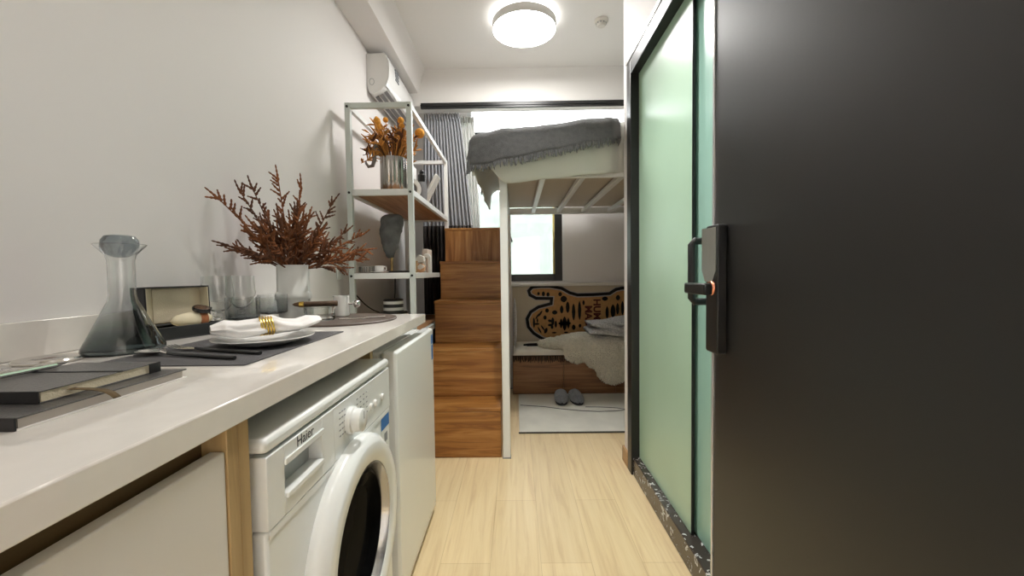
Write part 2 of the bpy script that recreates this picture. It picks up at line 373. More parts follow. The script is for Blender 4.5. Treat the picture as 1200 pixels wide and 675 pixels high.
# ------------------------------------------------------------------ ROOM
WX = -1.02; CZ = 2.86; BY = 4.15; SY = 3.60; SZ = 2.545; RX = 0.615; CY = 2.335; AX = 1.97; FY = -0.45
struct('floor', MB().box(WX - .1, AX + .1, FY - .1, BY + .1, -.08, 0), 'floor', smooth=False)
struct('ceiling', MB().box(WX - .1, AX + .1, FY - .1, BY + .12, CZ, CZ + .1), 'ceil', smooth=False)
struct('wall_left', MB().box(WX - .1, WX, FY, BY, 0, CZ), 'wall', smooth=False)
wn = (-.47, .468, 1.005, 2.50); TX = 1.35; TZ = 2.80        # window opening
struct('wall_back', MB().box(WX, wn[0], BY, BY + .12, 0, CZ).box(wn[1], TX, BY, BY + .12, 0, wn[3]).box(TX, AX, BY, BY + .12, 0, CZ).box(wn[0], wn[1], BY, BY + .12, 0, wn[2]).box(wn[1], TX, BY, BY + .12, TZ, CZ).box(wn[0], wn[1], BY, BY + .12, TZ, CZ), 'wall', smooth=False)
struct('wall_right', MB().box(AX, AX + .1, CY, BY, 0, CZ), 'wall', smooth=False)
# bathroom partition with its doorway
DY0, DY1, DZ = 1.20, 2.235, 2.185
struct('wall_bathroom', MB().box(RX, RX + .12, DY1, CY, 0, CZ).box(RX, RX + .12, DY0, DY1, DZ, CZ).box(RX, RX + .12, FY, DY0, 0, CZ).box(RX + .12, AX, CY - .1, CY, 0, CZ), 'wall', smooth=False)
struct('wall_bathroom_inside', MB().box(AX, AX + .06, FY, CY - .1, 0, CZ), 'wall', smooth=False)
struct('wall_front', MB().box(WX, -.40, FY - .1, FY, 0, CZ).box(.56, AX, FY - .1, FY, 0, CZ).box(-.40, .56, FY - .1, FY, 2.12, CZ), 'wall', smooth=False)
struct('floor_corridor', MB().box(-4, 4, FY - 1.6, FY - .1, -.08, -.002), 'floor', smooth=False)  # unseen corridor boxed in to keep sky light out of the entry
struct('ceiling_corridor', MB().box(-4, 4, FY - 1.6, FY - .1, 2.5, 2.6), 'ceil', smooth=False)
struct('wall_corridor', MB().box(-4, 4, FY - 1.7, FY - 1.6, 0, 2.5).box(-4.1, -4, FY - 1.7, FY, 0, 2.5).box(4, 4.1, FY - 1.7, FY, 0, 2.5), 'wall', smooth=False)
# beam along the left wall, soffit at the window end
struct('trim_1', MB().prism([(WX, 2.66), (-.832, 2.66), (-.768, CZ), (WX, CZ)], 'y', FY, SY + .02), 'wall', smooth=False)
struct('trim_2', MB().box(WX, AX, SY, SY + .15, SZ, CZ), 'ceil', smooth=False)
struct('baseboard_right', MB().box(RX - .012, RX, DY1 + .002, CY + .012, 0, .085).box(RX - .012, RX + .5, CY, CY + .012, 0, .085), 'base_wood', bevel=.002)
struct('trim_3', MB().box(RX - .002, RX + .11, DY0, DY1 - .05, 0, .095), 'kerb', bevel=.004)

# window
w = sroot('window_1', (0, BY, wn[2]))
fr = MB(); x0, x1, z0, z1 = wn
for a in ((x0, x0 + .06, z0, z1), (x1 - .075, x1, z0, z1), (x0 + .06, x1 - .075, z0, z0 + .07), (x0 + .06, x1 - .075, z1 - .07, z1), (-.125, -.06, z0 + .07, z1 - .07)):
    fr.box(a[0], a[1], BY - .012, BY + .06, a[2], a[3])
build('window_frame', fr, 'black_metal', w, bevel=.003)
build('glass_pane', MB().box(x0 + .06, -.125, BY + .03, BY + .036, z0 + .07, z1 - .07), 'glass', w)
build('glass_pane', MB().box(-.06, x1 - .075, BY + .03, BY + .036, z0 + .07, z1 - .07), 'glass', w)
build('transom_frame', MB().box(x0, x0 + .04, BY + .0, BY + .06, z1, TZ).box(TX - .04, TX, BY, BY + .06, z1, TZ).box(x0 + .04, TX - .04, BY, BY + .06, TZ - .03, TZ).box(x1, TX - .04, BY, BY + .06, z1, z1 + .04), 'white_metal', w)
build('transom_glass', MB().box(x0 + .04, TX - .04, BY + .03, BY + .036, z1 + .001, TZ - .03), 'glass', w)
build('weather_strip', MB().box(x1 - .092, x1 - .0751, BY + .005, BY + .028, z0 + .07, z1 - .07), 'yellow_strip', w)
build('window_handle', MB().tube([(-.068, BY - .013, 1.50), (-.066, BY - .045, 1.50), (-.05, BY - .05, 1.44), (-.035, BY - .05, 1.40)], .009), 'black_metal', w)
struct('window_sill', MB().box(-.6, AX, BY - .10, BY, .955, .985), 'white_lacquer', bevel=.004)
struct('trim_4', MB().box(x1, x1 + .022, BY - .012, BY, z0, wn[3]), 'white_metal')
struct('wall_outside', MB().box(-2.5, 3.0, 5.6, 5.7, 0.0, 2.2), 'outside', smooth=False)

# bathroom sliding door
d1 = sroot('door_1', (RX, DY1, 0))
fr = MB().box(RX - .012, RX + .055, DY1 - .075, DY1 + .0, 0, DZ)
fr.box(RX - .012, RX + .055, DY0, DY1 - .075, DZ - .075, DZ)
build('door_frame', fr, 'black_metal', d1, bevel=.004)
build('frame_film', MB().box(RX - .016, RX - .004, DY0, DY1, DZ, DZ + .018), 'silver_film', d1)
build('glass_panel', MB().box(RX + .032, RX + .042, 1.515, DY1 - .07, .096, DZ - .07), 'frosted', d1, bevel=.002)
build('glass_panel', MB().box(RX + .052, RX + .062, DY0, 1.56, .096, DZ - .07), 'frosted_teal', d1, bevel=.002)
build('seal_strip', MB().box(RX + .031, RX + .043, 1.511, 1.5149, .096, DZ - .075), 'black_metal', d1)
h = MB().tube([(RX + .051, 1.40, 1.19), (RX - .008, 1.40, 1.19), (RX - .018, 1.40, 1.178), (RX - .018, 1.40, .996), (RX - .008, 1.40, .984), (RX + .051, 1.40, .984)], .0125, 10)
build('door_handle', h, 'black_metal', d1)

# entrance door, standing open along the right side
d2 = sroot('door_2', (.53, .15, .02))
build('door_leaf', MB().box(.51, .56, -.40, 1.068, .012, 2.06), 'door_black', d2, bevel=.003)
build('edge_glint_strip', MB().box(.507, .5098, 1.060, 1.0665, .012, 2.06), 'silver_film', d2)  # metal strip added to stand for the lit leading edge
lk = build('lock_body', MB().prism(rrect(.995, 1.056, .884, 1.202, .008), 'x', .486, .5099), 'black_plastic', d2, bevel=.003)
build('keypad', MB().prism([(1.0, 1.195), (1.052, 1.195), (1.052, 1.09), (1.04, 1.062), (1.012, 1.062), (1.0, 1.09)], 'x', 0, .0015, Matrix.Translation((.484, 1.0, 0)) @ Matrix.Rotation(.20, 4, 'Z') @ Matrix.Translation((0, -1.0, 0))), 'lock_gloss', lk)
build('lever_ring', MB().lathe([(.017, 0), (.019, .002), (.017, .006), (.013, .006), (.013, 0)], T=frame_T((.4859, 1.022, 1.047), (0, 1, 0), (0, 0, 1), (-1, 0, 0)), seg=24, closed=True), 'red_ring', lk)
lv = MB().tube([(.486, 1.022, 1.047), (.44, 1.022, 1.047)], .012, 12).box(.422, .442, .925, 1.036, 1.034, 1.060)
build('lever', lv, 'black_plastic', lk, bevel=.004)

# ------------------------------------------------------------------ ceiling things
LX, LY = .078, 2.905
lamp = thing('ceiling_lamp', 'round white flush ceiling lamp glowing on the ceiling', 'lamp', (LX, LY, CZ))
build('lamp_diffuser', MB().lathe([(.2128, -.0755), (.205, -.086), (.18, -.091), (.0, -.093)], (LX, LY, CZ), 48), 'lamp_white', lamp)
build('lamp_side', MB().lathe([(.205, -.012), (.215, -.02), (.213, -.075)], (LX, LY, CZ), 48), 'lamp_side', lamp)
build('lamp_rim', MB().lathe([(.2165, -.036), (.221, -.036), (.221, -.088), (.2165, -.090)], (LX, LY, CZ), 48, closed=True), 'lamp_ring', lamp)
build('lamp_base', MB().lathe([(.0, 0), (.19, 0), (.19, -.0119), (.0, -.0119)], (LX, LY, CZ), 48), 'white_metal', lamp)
sd = thing('smoke_detector', 'small round cream smoke detector on the ceiling', 'smoke detector', (.622, 2.955, CZ))
build('detector_base', MB().lathe([(0, 0), (.048, 0), (.048, -.014), (.042, -.022), (0, -.022)], (.622, 2.955, CZ), 28), 'white_lacquer', sd)
hd = build('detector_head', MB().lathe([(.034, -.0221), (.034, -.032), (.026, -.044), (0, -.046)], (.622, 2.955, CZ), 24), 'white_lacquer', sd)
vb = MB()
for k in range(10):
    a = 2 * PI * k / 10; vb.box(-.004, .004, -.0015, .0015, -.031, -.024, rotz((.622 + .0345 * math.cos(a), 2.955 + .0345 * math.sin(a), CZ), a + PI / 2))
build('vent_slots', vb, 'ink_grey', hd)
# two unseen fill spots added in the ceiling to brighten entry and passage
def fill_spot(x, y, label, power, angle, size):
    dl = thing('fill_spot', label, 'lamp', (x, y, CZ))
    build('fill_spot_trim', MB().lathe([(.045, -.0005), (.065, -.0005), (.063, -.008), (.047, -.006)], (x, y, CZ), 28, closed=True), 'white_metal', dl)
    build('fill_spot_lens', MB().lathe([(0, -.0005), (.046, -.0005), (.046, -.003), (0, -.003)], (x, y, CZ), 28), 'fill_spot_lens', dl)
    ld = bpy.data.lights.new('fill_spot_light', 'SPOT'); ld.spot_size = math.radians(angle); ld.spot_blend = 0.8; ld.shadow_soft_size = size; ld.energy = power; ld.color = (1, .975, .935)
    lo = bpy.data.objects.new('fill_spot_light', ld); COL.objects.link(lo); lo.location = (0, 0, -.015); lo.parent = dl
fill_spot(-.05, .35, 'small fill spot added in the ceiling over the entry door', ENTRY_FILL_POWER, 150, .05)
fill_spot(.10, 1.60, 'small fill spot added in the ceiling over the passage floor', PASSAGE_FILL_POWER, 80, .05)

# air conditioner
ac = thing('air_conditioner', 'white split air conditioner mounted high on the left wall', 'air conditioner', (WX, 3.2, 2.35))
prof = [(WX, 2.625), (-.905, 2.625), (-.885, 2.61), (-.872, 2.57), (-.866, 2.52), (-.872, 2.455), (-.892, 2.405), (-.925, 2.37), (-.985, 2.345), (-1.005, 2.36), (WX, 2.40)]
build('ac_body', MB().prism(prof, 'y', 2.885, 3.585), 'ac_white', ac, bevel=.004)
pf = [(-.9045, 2.6255), (-.884, 2.611), (-.871, 2.57), (-.865, 2.52), (-.871, 2.455), (-.8905, 2.406)]
po = [(-.903, 2.629), (-.881, 2.614), (-.866, 2.571), (-.860, 2.52), (-.866, 2.453), (-.887, 2.402)]
fp = build('front_panel', MB().prism(pf + po[::-1], 'y', 2.884, 3.586), 'ac_front', ac, bevel=.001)
lb = MB()
for r_ in range(4):
    for c_ in range(2):
        z = 2.585 - r_ * .022; lb.box(-.8655, -.8565, 3.03 + c_ * .045, 3.065 + c_ * .045, z - .015, z)
build('rating_label', lb, 'ink_grey', fp)
lv = MB()
for k, (xx, zz) in enumerate(((-.905, 2.384), (-.935, 2.364), (-.965, 2.350))):
    lv.box(-.012, .012, 2.93, 3.54, -.002, .001, Matrix.Translation((xx, 0, zz - .004)) @ Matrix.Rotation(math.radians(-32), 4, 'Y'))
build('louver', lv, 'ac_grey', ac)
build('end_badge', MB().tube([(-.985 + .016 * math.cos(a), 2.884, 2.43 + .022 * math.sin(a)) for a in [2 * PI * k / 20 for k in range(21)]], .0015, 5), 'ink_grey', ac)

# curtain rail and curtains
rl = thing('curtain_rail', 'black curtain rail spanning the room below the ceiling step', 'curtain rail', (0, 3.585, SZ))
build('rail', MB().box(WX + .215, AX, 3.575, 3.598, SZ - .030, SZ + .018), 'rail_metal', rl, bevel=.003)
build('rail_lip', MB().box(WX + .215, AX, 3.566, 3.5749, SZ - .012, SZ - .002), 'rail_metal', rl)
def curtain(name, label, mat, xt0, xt1, xb0, xb1, y, zt, nf, amp, zb=.02, group=None, lower=None):
    def fn(u, v):
        z = zt + (zb - zt) * v
        e = min(1, v * 2.4) ** 0.8
        xa = xt0 + (xb0 - xt0) * e; xb = xt1 + (xb1 - xt1) * e
        ph = 2 * PI * nf * u
        A = amp * (.55 + .6 * min(1, v * 4)) * (1 + .35 * noise.noise((u * 9, v * 1.2, 3)))
        return (xa + (xb - xa) * u + .006 * math.sin(ph * .5 + 5 * v) * v, y + A * math.sin(ph + .9 * noise.noise((u * 5, v * 1.5, 0))) + .02 * noise.noise((u * 4, v * 2, 9)) * v, z)
    t = thing(name, label, 'curtain', ((xt0 + xt1) / 2, y, zb), group)
    build('curtain_panel', MB().surf(nf * 10, 40, fn), mat, t, solid=.002, angle=180)
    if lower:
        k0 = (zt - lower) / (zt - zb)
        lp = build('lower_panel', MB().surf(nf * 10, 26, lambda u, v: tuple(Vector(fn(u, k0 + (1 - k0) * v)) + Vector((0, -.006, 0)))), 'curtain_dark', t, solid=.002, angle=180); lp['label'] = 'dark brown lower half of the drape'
    hdr = MB().surf(nf * 8, 3, lambda u, v: (xt0 + (xt1 - xt0) * u, y - .004 + amp * .75 * math.sin(2 * PI * nf * u) - .003, zt + .006 - .055 * v))
    build('curtain_heading', hdr, mat, t, solid=.002, angle=180)
    return t
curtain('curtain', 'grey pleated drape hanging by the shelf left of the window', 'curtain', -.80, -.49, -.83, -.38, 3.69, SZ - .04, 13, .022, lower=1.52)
curtain('sheer_curtain', 'thin white sheer hanging beside the grey drape', 'sheer', -.53, -.37, -.48, -.33, 3.80, SZ - .03, 6, .018)

# ------------------------------------------------------------------ storage staircase
SXL, SXR = -.575, -.10
st = thing('storage_staircase', 'wooden box staircase climbing to the loft bed', 'staircase', (-.34, 2.38, 0))
tops = [.297, .607, .90, 1.185, 1.46]; ys = [2.38, 2.62, 2.86, 3.10, 3.335, 3.555]
for k in range(5):
    z0 = 0 if k == 0 else 0.0
    b = build('step_block', MB().box(SXL, SXR, ys[k] + .006, ys[k + 1], 0.0 if k == 0 else 0, tops[k] - .02), 'stair_wood_v' if k == 4 else 'stair_wood', st, bevel=.002)
    build('tread', MB().box(SXL - .003, SXR, ys[k], ys[k + 1] + .005, tops[k] - .0199, tops[k]), 'stair_wood', b, bevel=.002)
    build('riser_panel', MB().box(SXL + .004, SXR - .004, ys[k], ys[k] + .0059, (tops[k - 1] + .003 if k else .012), tops[k] - .023), 'stair_wood_v' if k == 4 else 'stair_wood', b, bevel=.0015)

# ------------------------------------------------------------------ loft bed
bd = thing('loft_bed', 'white metal loft bed raised on posts above the bench', 'bed', (.9, 3.1, 0))
BX0, BX1, BY0, BY1 = -.09, 1.93, 2.368, 3.86
def post(x, y): return MB().box(x, x + .045, y, y + .04, 0.006, 1.69)
for x in (BX0, BX1 - .045):
    for y in (BY0, BY1 - .04):
        p = build('bed_post', post(x, y), 'white_metal', bd, bevel=.004)
        build('foot_cap', MB().box(x - .002, x + .047, y - .002, y + .042, 0, .0059), 'ink_grey', p)
for y in (BY0 + .008, BY1 - .032): build('side_rail', MB().box(BX0 + .045, BX1 - .045, y, y + .024, 1.632, 1.69), 'white_metal', bd, bevel=.003)
for x in (BX0 + .008, BX1 - .036): build('end_rail', MB().box(x, x + .028, BY0 + .04, BY1 - .04, 1.632, 1.69), 'white_metal', bd, bevel=.003)
for x in (.165, .40, .63, .87, 1.12, 1.37, 1.62): build('slat', MB().box(x - .017, x + .017, BY0 + .033, BY1 - .033, 1.642, 1.672), 'white_metal', bd, bevel=.003)
# guard rail at the far side
g = MB(); g.tube([(BX0 + .02, BY1 - .02, 1.69), (BX0 + .02, BY1 - .02, 1.98), (BX1 - .02, BY1 - .02, 1.98), (BX1 - .02, BY1 - .02, 1.69)], .014)
mt = thing('mattress', 'beige woven mattress lying on the slats of the loft bed', 'mattress', (.9, 3.1, 1.69))
build('mattress_body', MB().box(BX0 - .02, BX1 - .03, BY0 + .0, BY1 - .045, 1.6905, 1.80), 'mattress', mt, bevel=.02)
def fold(t, r=.07):
    q = PI * r / 2
    if t >= 0: return (t, 0.0)
    if t > -q: a = -t / r; return (-r * math.sin(a), r * (1 - math.cos(a)))
    return (-r, r + (-t - q))
def bedtop(x): return 1.855 + .10 * max(0, min(1, (x + .15) / .8)) + .012 * noise.noise((x * 5, 0, 2))
def drape(x0, y0, la, lb, A1, B1, off, nz, sc_, bulge=0.0, rr=.07, r_end=None):
    """cloth folded over the bed's left (a<0) and front (b<0) edges"""
    def fn(u, v):
        a = -la + (A1 + la) * u
        lb_ = lb(max(x0, x0 + a)) if callable(lb) else lb
        b = -lb_ + (B1 + lb_) * v
        hx, da = fold(a, rr); hy, db = fold(b, rr)
        x = x0 + rr + hx; y = y0 + rr + hy
        dr = (da ** 3 + db ** 3) ** (1 / 3)
        z = bedtop(x) + off - dr
        k = min(1, dr * 6)
        n1 = noise.noise((a * sc_, b * sc_ * .6, nz)); n2 = noise.noise((a * sc_ * 2.7, b * sc_ * 1.4, nz + 5))
        w = (.022 * n1 + .010 * n2)
        if db > .02: y -= w * k + .01 * k + bulge * math.sin(PI * min(1, db / .26))
        if da > .02: x -= w * k + .02 * k
        if db < .05 and da < .05: z += w
        k2 = max(0, min(1, (x - .52) / .07)); y += .055 * k2 * k2 * (3 - 2 * k2)
        return (x, y, z)
    return fn
lbw = lambda x: .30 - .06 * max(0, min(1, (x + .2) / .9)) + bedtop(x) - 1.86
dv = one('duvet', MB().surf(90, 70, drape(-.215, 2.335, .225, lambda x: bedtop(x) - (1.685 - .105 * max(0, min(1, (x + .215) / .075)) + .065 * max(0, min(1, (x + .14) / .75))) + .035, 1.95, 1.35, 0, 3, 4.5, bulge=.022)), 'linen_white', 'white duvet hanging over the edge of the loft bed', 'duvet', (.9, 3.1, 1.66), solid=.012, angle=180)
bk_lb = lambda x: bedtop(x) + .02 - (1.675 + .148 * max(0, min(1, (x + .2) / .82))) + .035
bk = thing('blanket', 'charcoal grey fringed wool throw over the loft bed edge', 'blanket', (.2, 3.0, 1.86))
bfn = drape(-.240, 2.285, .20, bk_lb, .76, .95, .024, 3, 3.6, bulge=.022)
build('blanket_cloth', MB().surf(90, 60, bfn), 'blanket', bk, solid=.010, angle=180)
fg = MB()
for i in range(150):
    u = i / 149; p = Vector(bfn(u, 0.0)); L = .022 + .018 * random.random(); dx = random.uniform(-.012, .012)
    fg.tube([p + Vector((0, 0, .012)), p + Vector((dx * .4, -.006, -L * .5)), p + Vector((dx, -.004 + random.uniform(-.006, .006), -L))], [.0045, .004, .0025], 5)
build('fringe', fg, 'blanket', bk)

# ------------------------------------------------------------------ bench under the bed
bn = thing('storage_bench', 'walnut storage bench with drawers beneath the window', 'bench', (.9, 3.85, 0))
build('bench_body', MB().box(-.040, 1.875, 3.645, BY - .004, 0, .352), 'bench_wood', bn)
for a, b in ((-.036, .408), (.414, .872), (.878, 1.36), (1.366, 1.87)): build('drawer_front', MB().box(a, b, 3.625, 3.6449, .012, .335), 'bench_wood', bn, bevel=.002)
build('shaded_wall_panel', MB().box(-.040, 1.875, BY - .02, BY - .004, .3521, .950), 'shaded_wall', bn, bevel=.002)  # stands for the shaded wall, its shade put into the colour
fz = MB()
for i in range(130):
    x = -.036 + 1.90 * i / 129; fz.tube([(x, 3.618, .353), (x + random.uniform(-.006, .006), 3.612, .325), (x + random.uniform(-.01, .01), 3.614, .295 + random.uniform(-.01, .012))], [.006, .0065, .003], 5)
one('fringe_throw', fz.box(-.038, 1.87, 3.606, 4.10, .3525, .3555), 'dark_fringe', 'dark brown fringed throw hanging under the cream seat cushion', 'throw', (.9, 3.85, .352))
def pad(u, v):
    x = -.036 + 1.905 * u; y = 3.615 + .505 * v
    e = min(1, min(u * 60, (1 - u) * 60, v * 14, (1 - v) * 14)) ** .5
    return (x, y, .357 + .042 * e + .004 * noise.noise((x * 4, y * 6, 0)) * e)
cb = MB().surf(70, 26, pad); cb.box(-.036, 1.869, 3.615, 4.12, .356, .3575)
one('seat_cushion', cb, 'cushion', 'long cream seat cushion on the walnut bench', 'cushion', (.9, 3.85, .356), angle=180)

# tiger shaped rug on the wall panel
Yr = BY - .021
def px(cx, cy):      # traced outline (crop pixels) to x,z on the wall panel plane
    X = (590 + cx / 6.133 - 604.9) * 4.13 / 480 ; Z = 1.09 - (330 + cy / 6.133 - 320.2) * 4.13 / 480 - .012 * 0
    return (X, Z + .012 * (X))
outl = [(200, 34), (265, 28), (335, 30), (420, 48), (478, 82), (530, 98), (640, 98), (755, 94), (800, 66), (850, 56), (905, 60), (950, 80), (975, 60), (1040, 52), (1090, 90), (1080, 150), (1040, 200), (1048, 300), (1090, 380), (1085, 440), (900, 458), (700, 470), (500, 470), (380, 462), (270, 428), (205, 385), (165, 335), (155, 270), (185, 215), (245, 178), (330, 158), (332, 140), (230, 136), (180, 108), (168, 68)]
po = [px(*p) for p in outl]
po = [q for i in range(len(po)) for q in (po[i], tuple((Vector(po[i]) + Vector(po[(i + 1) % len(po)])) / 2))]
tg = thing('tiger_rug', 'tan and black tiger shaped rug with lettering propped on the wall behind the bench', 'rug', (.7, Yr, .40))
build('rug_backing', MB().prism(inset(po, -.008), 'y', Yr - .006, Yr), 'tiger_grey', tg, smooth=False)
build('rug_outline', MB().prism(po, 'y', Yr - .009, Yr - .0061), 'tiger_black', tg, smooth=False)
build('rug_inner_edge', MB().prism(inset(po, .030), 'y', Yr - .011, Yr - .0091), 'tiger_grey', tg, smooth=False)
build('rug_field', MB().prism(inset(po, .040), 'y', Yr - .013, Yr - .0111), 'tiger_orange', tg, smooth=False)
def stripe(cx, cy, w, h, tilt=0):
    pts = []
    for k in range(10):
        a = 2 * PI * k / 10; x = w * math.copysign(abs(math.cos(a)) ** 1.3, math.cos(a)); y = h * math.sin(a)
        x, y = x * math.cos(tilt) - y * math.sin(tilt), x * math.sin(tilt) + y * math.cos(tilt); pts.append(px(cx + x, cy + y))
    build('stripe', MB().prism(pts, 'y', Yr - .0145, Yr - .0131), 'tiger_black', tg, smooth=False)
for s_ in ((415, 210, 13, 30), (458, 195, 14, 42), (500, 230, 13, 62), (543, 220, 12, 70), (500, 340, 14, 20), (545, 330, 10, 14), (572, 165, 9, 18), (435, 310, 48, 14), (435, 312, 16, 52), (410, 310, 10, 36), (462, 310, 10, 40),
           (330, 290, 16, 10, .4), (350, 295, 12, 30), (332, 320, 18, 10), (372, 315, 9, 26), (310, 215, 14, 16), (365, 230, 20, 16), (295, 265, 12, 16), (345, 335, 10, 14), (300, 360, 12, 22, .4), (262, 235, 7, 26, .6), (240, 255, 6, 26, .6), (215, 300, 8, 38), (236, 310, 20, 7), (255, 355, 6, 28, -.5), (278, 340, 6, 24, -.6), (240, 285, 6, 18),
           (250, 92, 10, 12), (285, 95, 12, 18), (318, 100, 12, 16), (430, 135, 24, 24), (405, 100, 14, 16), (360, 376, 18, 6), (445, 376, 16, 6),
           (740, 240, 12, 46), (782, 232, 18, 50), (815, 215, 12, 42), (850, 210, 12, 52), (725, 140, 22, 16), (818, 135, 16, 20), (895, 200, 14, 60), (935, 240, 12, 60), (985, 200, 12, 60)):
    stripe(*s_)
def vtext(s, cx, cy, size):
    x, z = px(cx, cy); return text_mb(s, size, frame_T((x, Yr - .0139, z), (0, 0, -1), (1, 0, 0), (0, -1, 0)), bold=.0035)
build('lettering', vtext('HUMAN', 645, 140, .096), 'tiger_maroon', tg, smooth=False)
build('lettering', vtext('MADE', 584, 186, .096), 'tiger_maroon', tg, smooth=False)
pw = MB().tube([(.20, 3.92, .4035), (.11, 3.90, .4035), (.07, 3.87, .4035), (.10, 3.845, .4035), (.20, 3.85, .4035), (.30, 3.87, .4035)], .011, 8)
build('paw_outline', pw, 'tiger_black', tg)

# sheepskin and knitted blanket
def blob(name, mat, parts, tufts, voxel, org, label, cat, tl=.03):
    m = MB()
    for c, r in parts: m.ball(c, r, 20, 12)
    o = build(name, m, mat, None, org); tag(o, label, cat)
    md = o.modifiers.new('merge', 'REMESH'); md.mode = 'VOXEL'; md.voxel_size = voxel; md.use_smooth_shade = True
    bpy.context.view_layer.update()
    me = bpy.data.meshes.new_from_object(o.evaluated_get(bpy.context.evaluated_depsgraph_get()))
    o.modifiers.clear(); o.data = me
    bm = bmesh.new(); bm.from_mesh(me)
    for _ in range(3): bmesh.ops.smooth_vert(bm, verts=bm.verts, factor=.5, use_axis_x=True, use_axis_y=True, use_axis_z=True)
    bm.normal_update()
    for v in bm.verts:
        v.co += v.normal * (.010 * noise.noise(v.co * 22) + .006 * noise.noise(v.co * 55))
    tb = MB()
    for f in random.sample(list(bm.faces), min(tufts, len(bm.faces))):
        c = f.calc_center_median(); n = f.normal; g = Vector((random.uniform(-.5, .5), random.uniform(-.5, .1), -.8))
        tb.tube([c - n * .004, c + n * tl * .5 + g * tl * .2, c + n * tl * .7 + g * tl * .6], [.0055, .0045, .0015], 4)
    off = len(bm.verts)
    vs = [bm.verts.new(p) for p in tb.v]
    for f in tb.f:
        try: bm.faces.new([vs[i] for i in f])
        except ValueError: pass
    for f in bm.faces: f.smooth = True
    bm.to_mesh(me); bm.free(); me.materials.clear(); me.materials.append(M[mat])
    return o
blob('sheepskin', 'fleece', [((.36, 3.78, .44), (.16, .12, .04)), ((.50, 3.75, .455), (.17, .17, .055)), ((.52, 3.585, .41), (.115, .06, .11)), ((.62, 3.78, .465), (.2, .19, .062)), ((.72, 3.575, .37), (.14, .06, .13)), ((.84, 3.565, .30), (.16, .055, .19)), ((1.0, 3.575, .36), (.18, .06, .14)), ((.95, 3.78, .46), (.25, .2, .062))],
     6500, .014, (.7, 3.75, .40), 'shaggy cream sheepskin spilling over the front of the bench', 'sheepskin', .020)
kn = thing('knit_blanket', 'grey chunky knit blanket folded on top of the sheepskin', 'blanket', (.9, 3.7, .5))
def layer(z, h, x0, x1, y0, y1, s):
    def fn(u, v):
        a = 2 * PI * v; c, s_ = math.cos(a), math.sin(a)
        yy = (y0 + y1) / 2 + (y1 - y0) / 2 * math.copysign(abs(c) ** .5, c); zz = z + h * math.copysign(abs(s_) ** .7, s_)
        e = min(1, (u * 5)) ** .5; x = x0 + (x1 - x0) * u
        q = noise.noise((x * 7, yy * 7, s)) * .018
        zz = z + (zz - z) * (.25 + .75 * e) + q + .022 * math.sin(x * 9 + s)
        return (x + .012 * noise.noise((yy * 20, zz * 20, s)), yy - .006 * math.sin(x * 180) * .5, zz + .004 * math.sin(x * 200 + yy * 60))
    return MB().surf(60, 28, fn)
build('fold', layer(.535, .034, .64, 1.35, 3.58, 3.95, 1), 'knit', kn, angle=180)
build('fold', layer(.595, .034, .655, 1.33, 3.60, 3.94, 2), 'knit', kn, angle=180)
build('fold', layer(.645, .03, .74, 1.30, 3.63, 3.90, 3.5), 'knit', kn, angle=180)
# narrow grey cushion just behind the bed post
one('bolster_cushion', MB().ball((-.018, 3.78, .63), (.020, .09, .228), 16, 14), 'knit', 'narrow grey bolster standing at the left end of the bench', 'cushion', (-.018, 3.78, .402))

# floor rug and slippers
rg = thing('floor_rug', 'pale grey rug with thin dark lines on the oak floor', 'rug', (.6, 3.17, 0))
build('rug_pile', MB().box(.008, 1.25, 2.745, 3.61, .001, .012), 'rug', rg, bevel=.003)
build('rug_binding', MB().box(.004, 1.254, 2.737, 2.7449, .001, .010), 'rug_line', rg)
def rl_(pts): return MB().tube([(x, y, .0125) for x, y in pts], .0035, 6)
build('rug_line', rl_([(.02, 3.30), (.20, 3.26), (.34, 3.20), (.50, 3.15), (.62, 3.13), (.76, 3.14), (.88, 3.18), (.98, 3.24), (1.1, 3.26)]).tube([(.54, 3.24, .0125), (.66, 3.235, .0125), (.78, 3.21, .0125), (.86, 3.17, .0125), (.90, 3.06, .0125), (.91, 2.98, .0125)], .0035, 6), 'rug_line', rg)
def slipper(x, y, rz, label, src=None):
    if src is None:
        t = thing('slipper', label, 'slipper', (0, 0, 0), 'pair of slippers on the rug')
        def out(k, s=1.0):
            a = 2 * PI * k / 24; c, s_ = math.cos(a), math.sin(a)
            return (s * (.050 - .007 * s_ * (-1)) * math.copysign(abs(c) ** .8, c), .13 * s * s_)
        build('sole', MB().prism([out(k) for k in range(24)], 'z', 0, .022), 'sole', t, bevel=.006)
        def up(u, v):
            a = PI * v; yy = -.055 + .19 * u; wd_ = .052 * (1 - max(0, (yy - .03) / .11) ** 2.6 * .9)
            hh = .062 * (1 - .25 * u) * (1 - max(0, (yy - .06) / .075) ** 2 * .8)
            return (wd_ * math.cos(a), yy * .98, .0221 + hh * math.sin(a) ** .75 + .003 * noise.noise((yy * 60, a * 4, 0)))
        build('upper', MB().surf(20, 18, up), 'slipper', t, solid=.008, angle=180)
        build('insole', MB().prism([out(k, .93) for k in range(24)], 'z', .0222, .032), 'slipper', t, bevel=.004)
    else:
        t = copy_tree(src); t['label'] = label
    t.location = (x, y, .0125); t.rotation_euler = (0, 0, rz); return t
s1 = slipper(.365, 3.40, PI - .05, 'left one of the two grey plush slippers on the pale rug')
slipper(.487, 3.40, PI + .10, 'right one of the two grey plush slippers on the pale rug', s1)

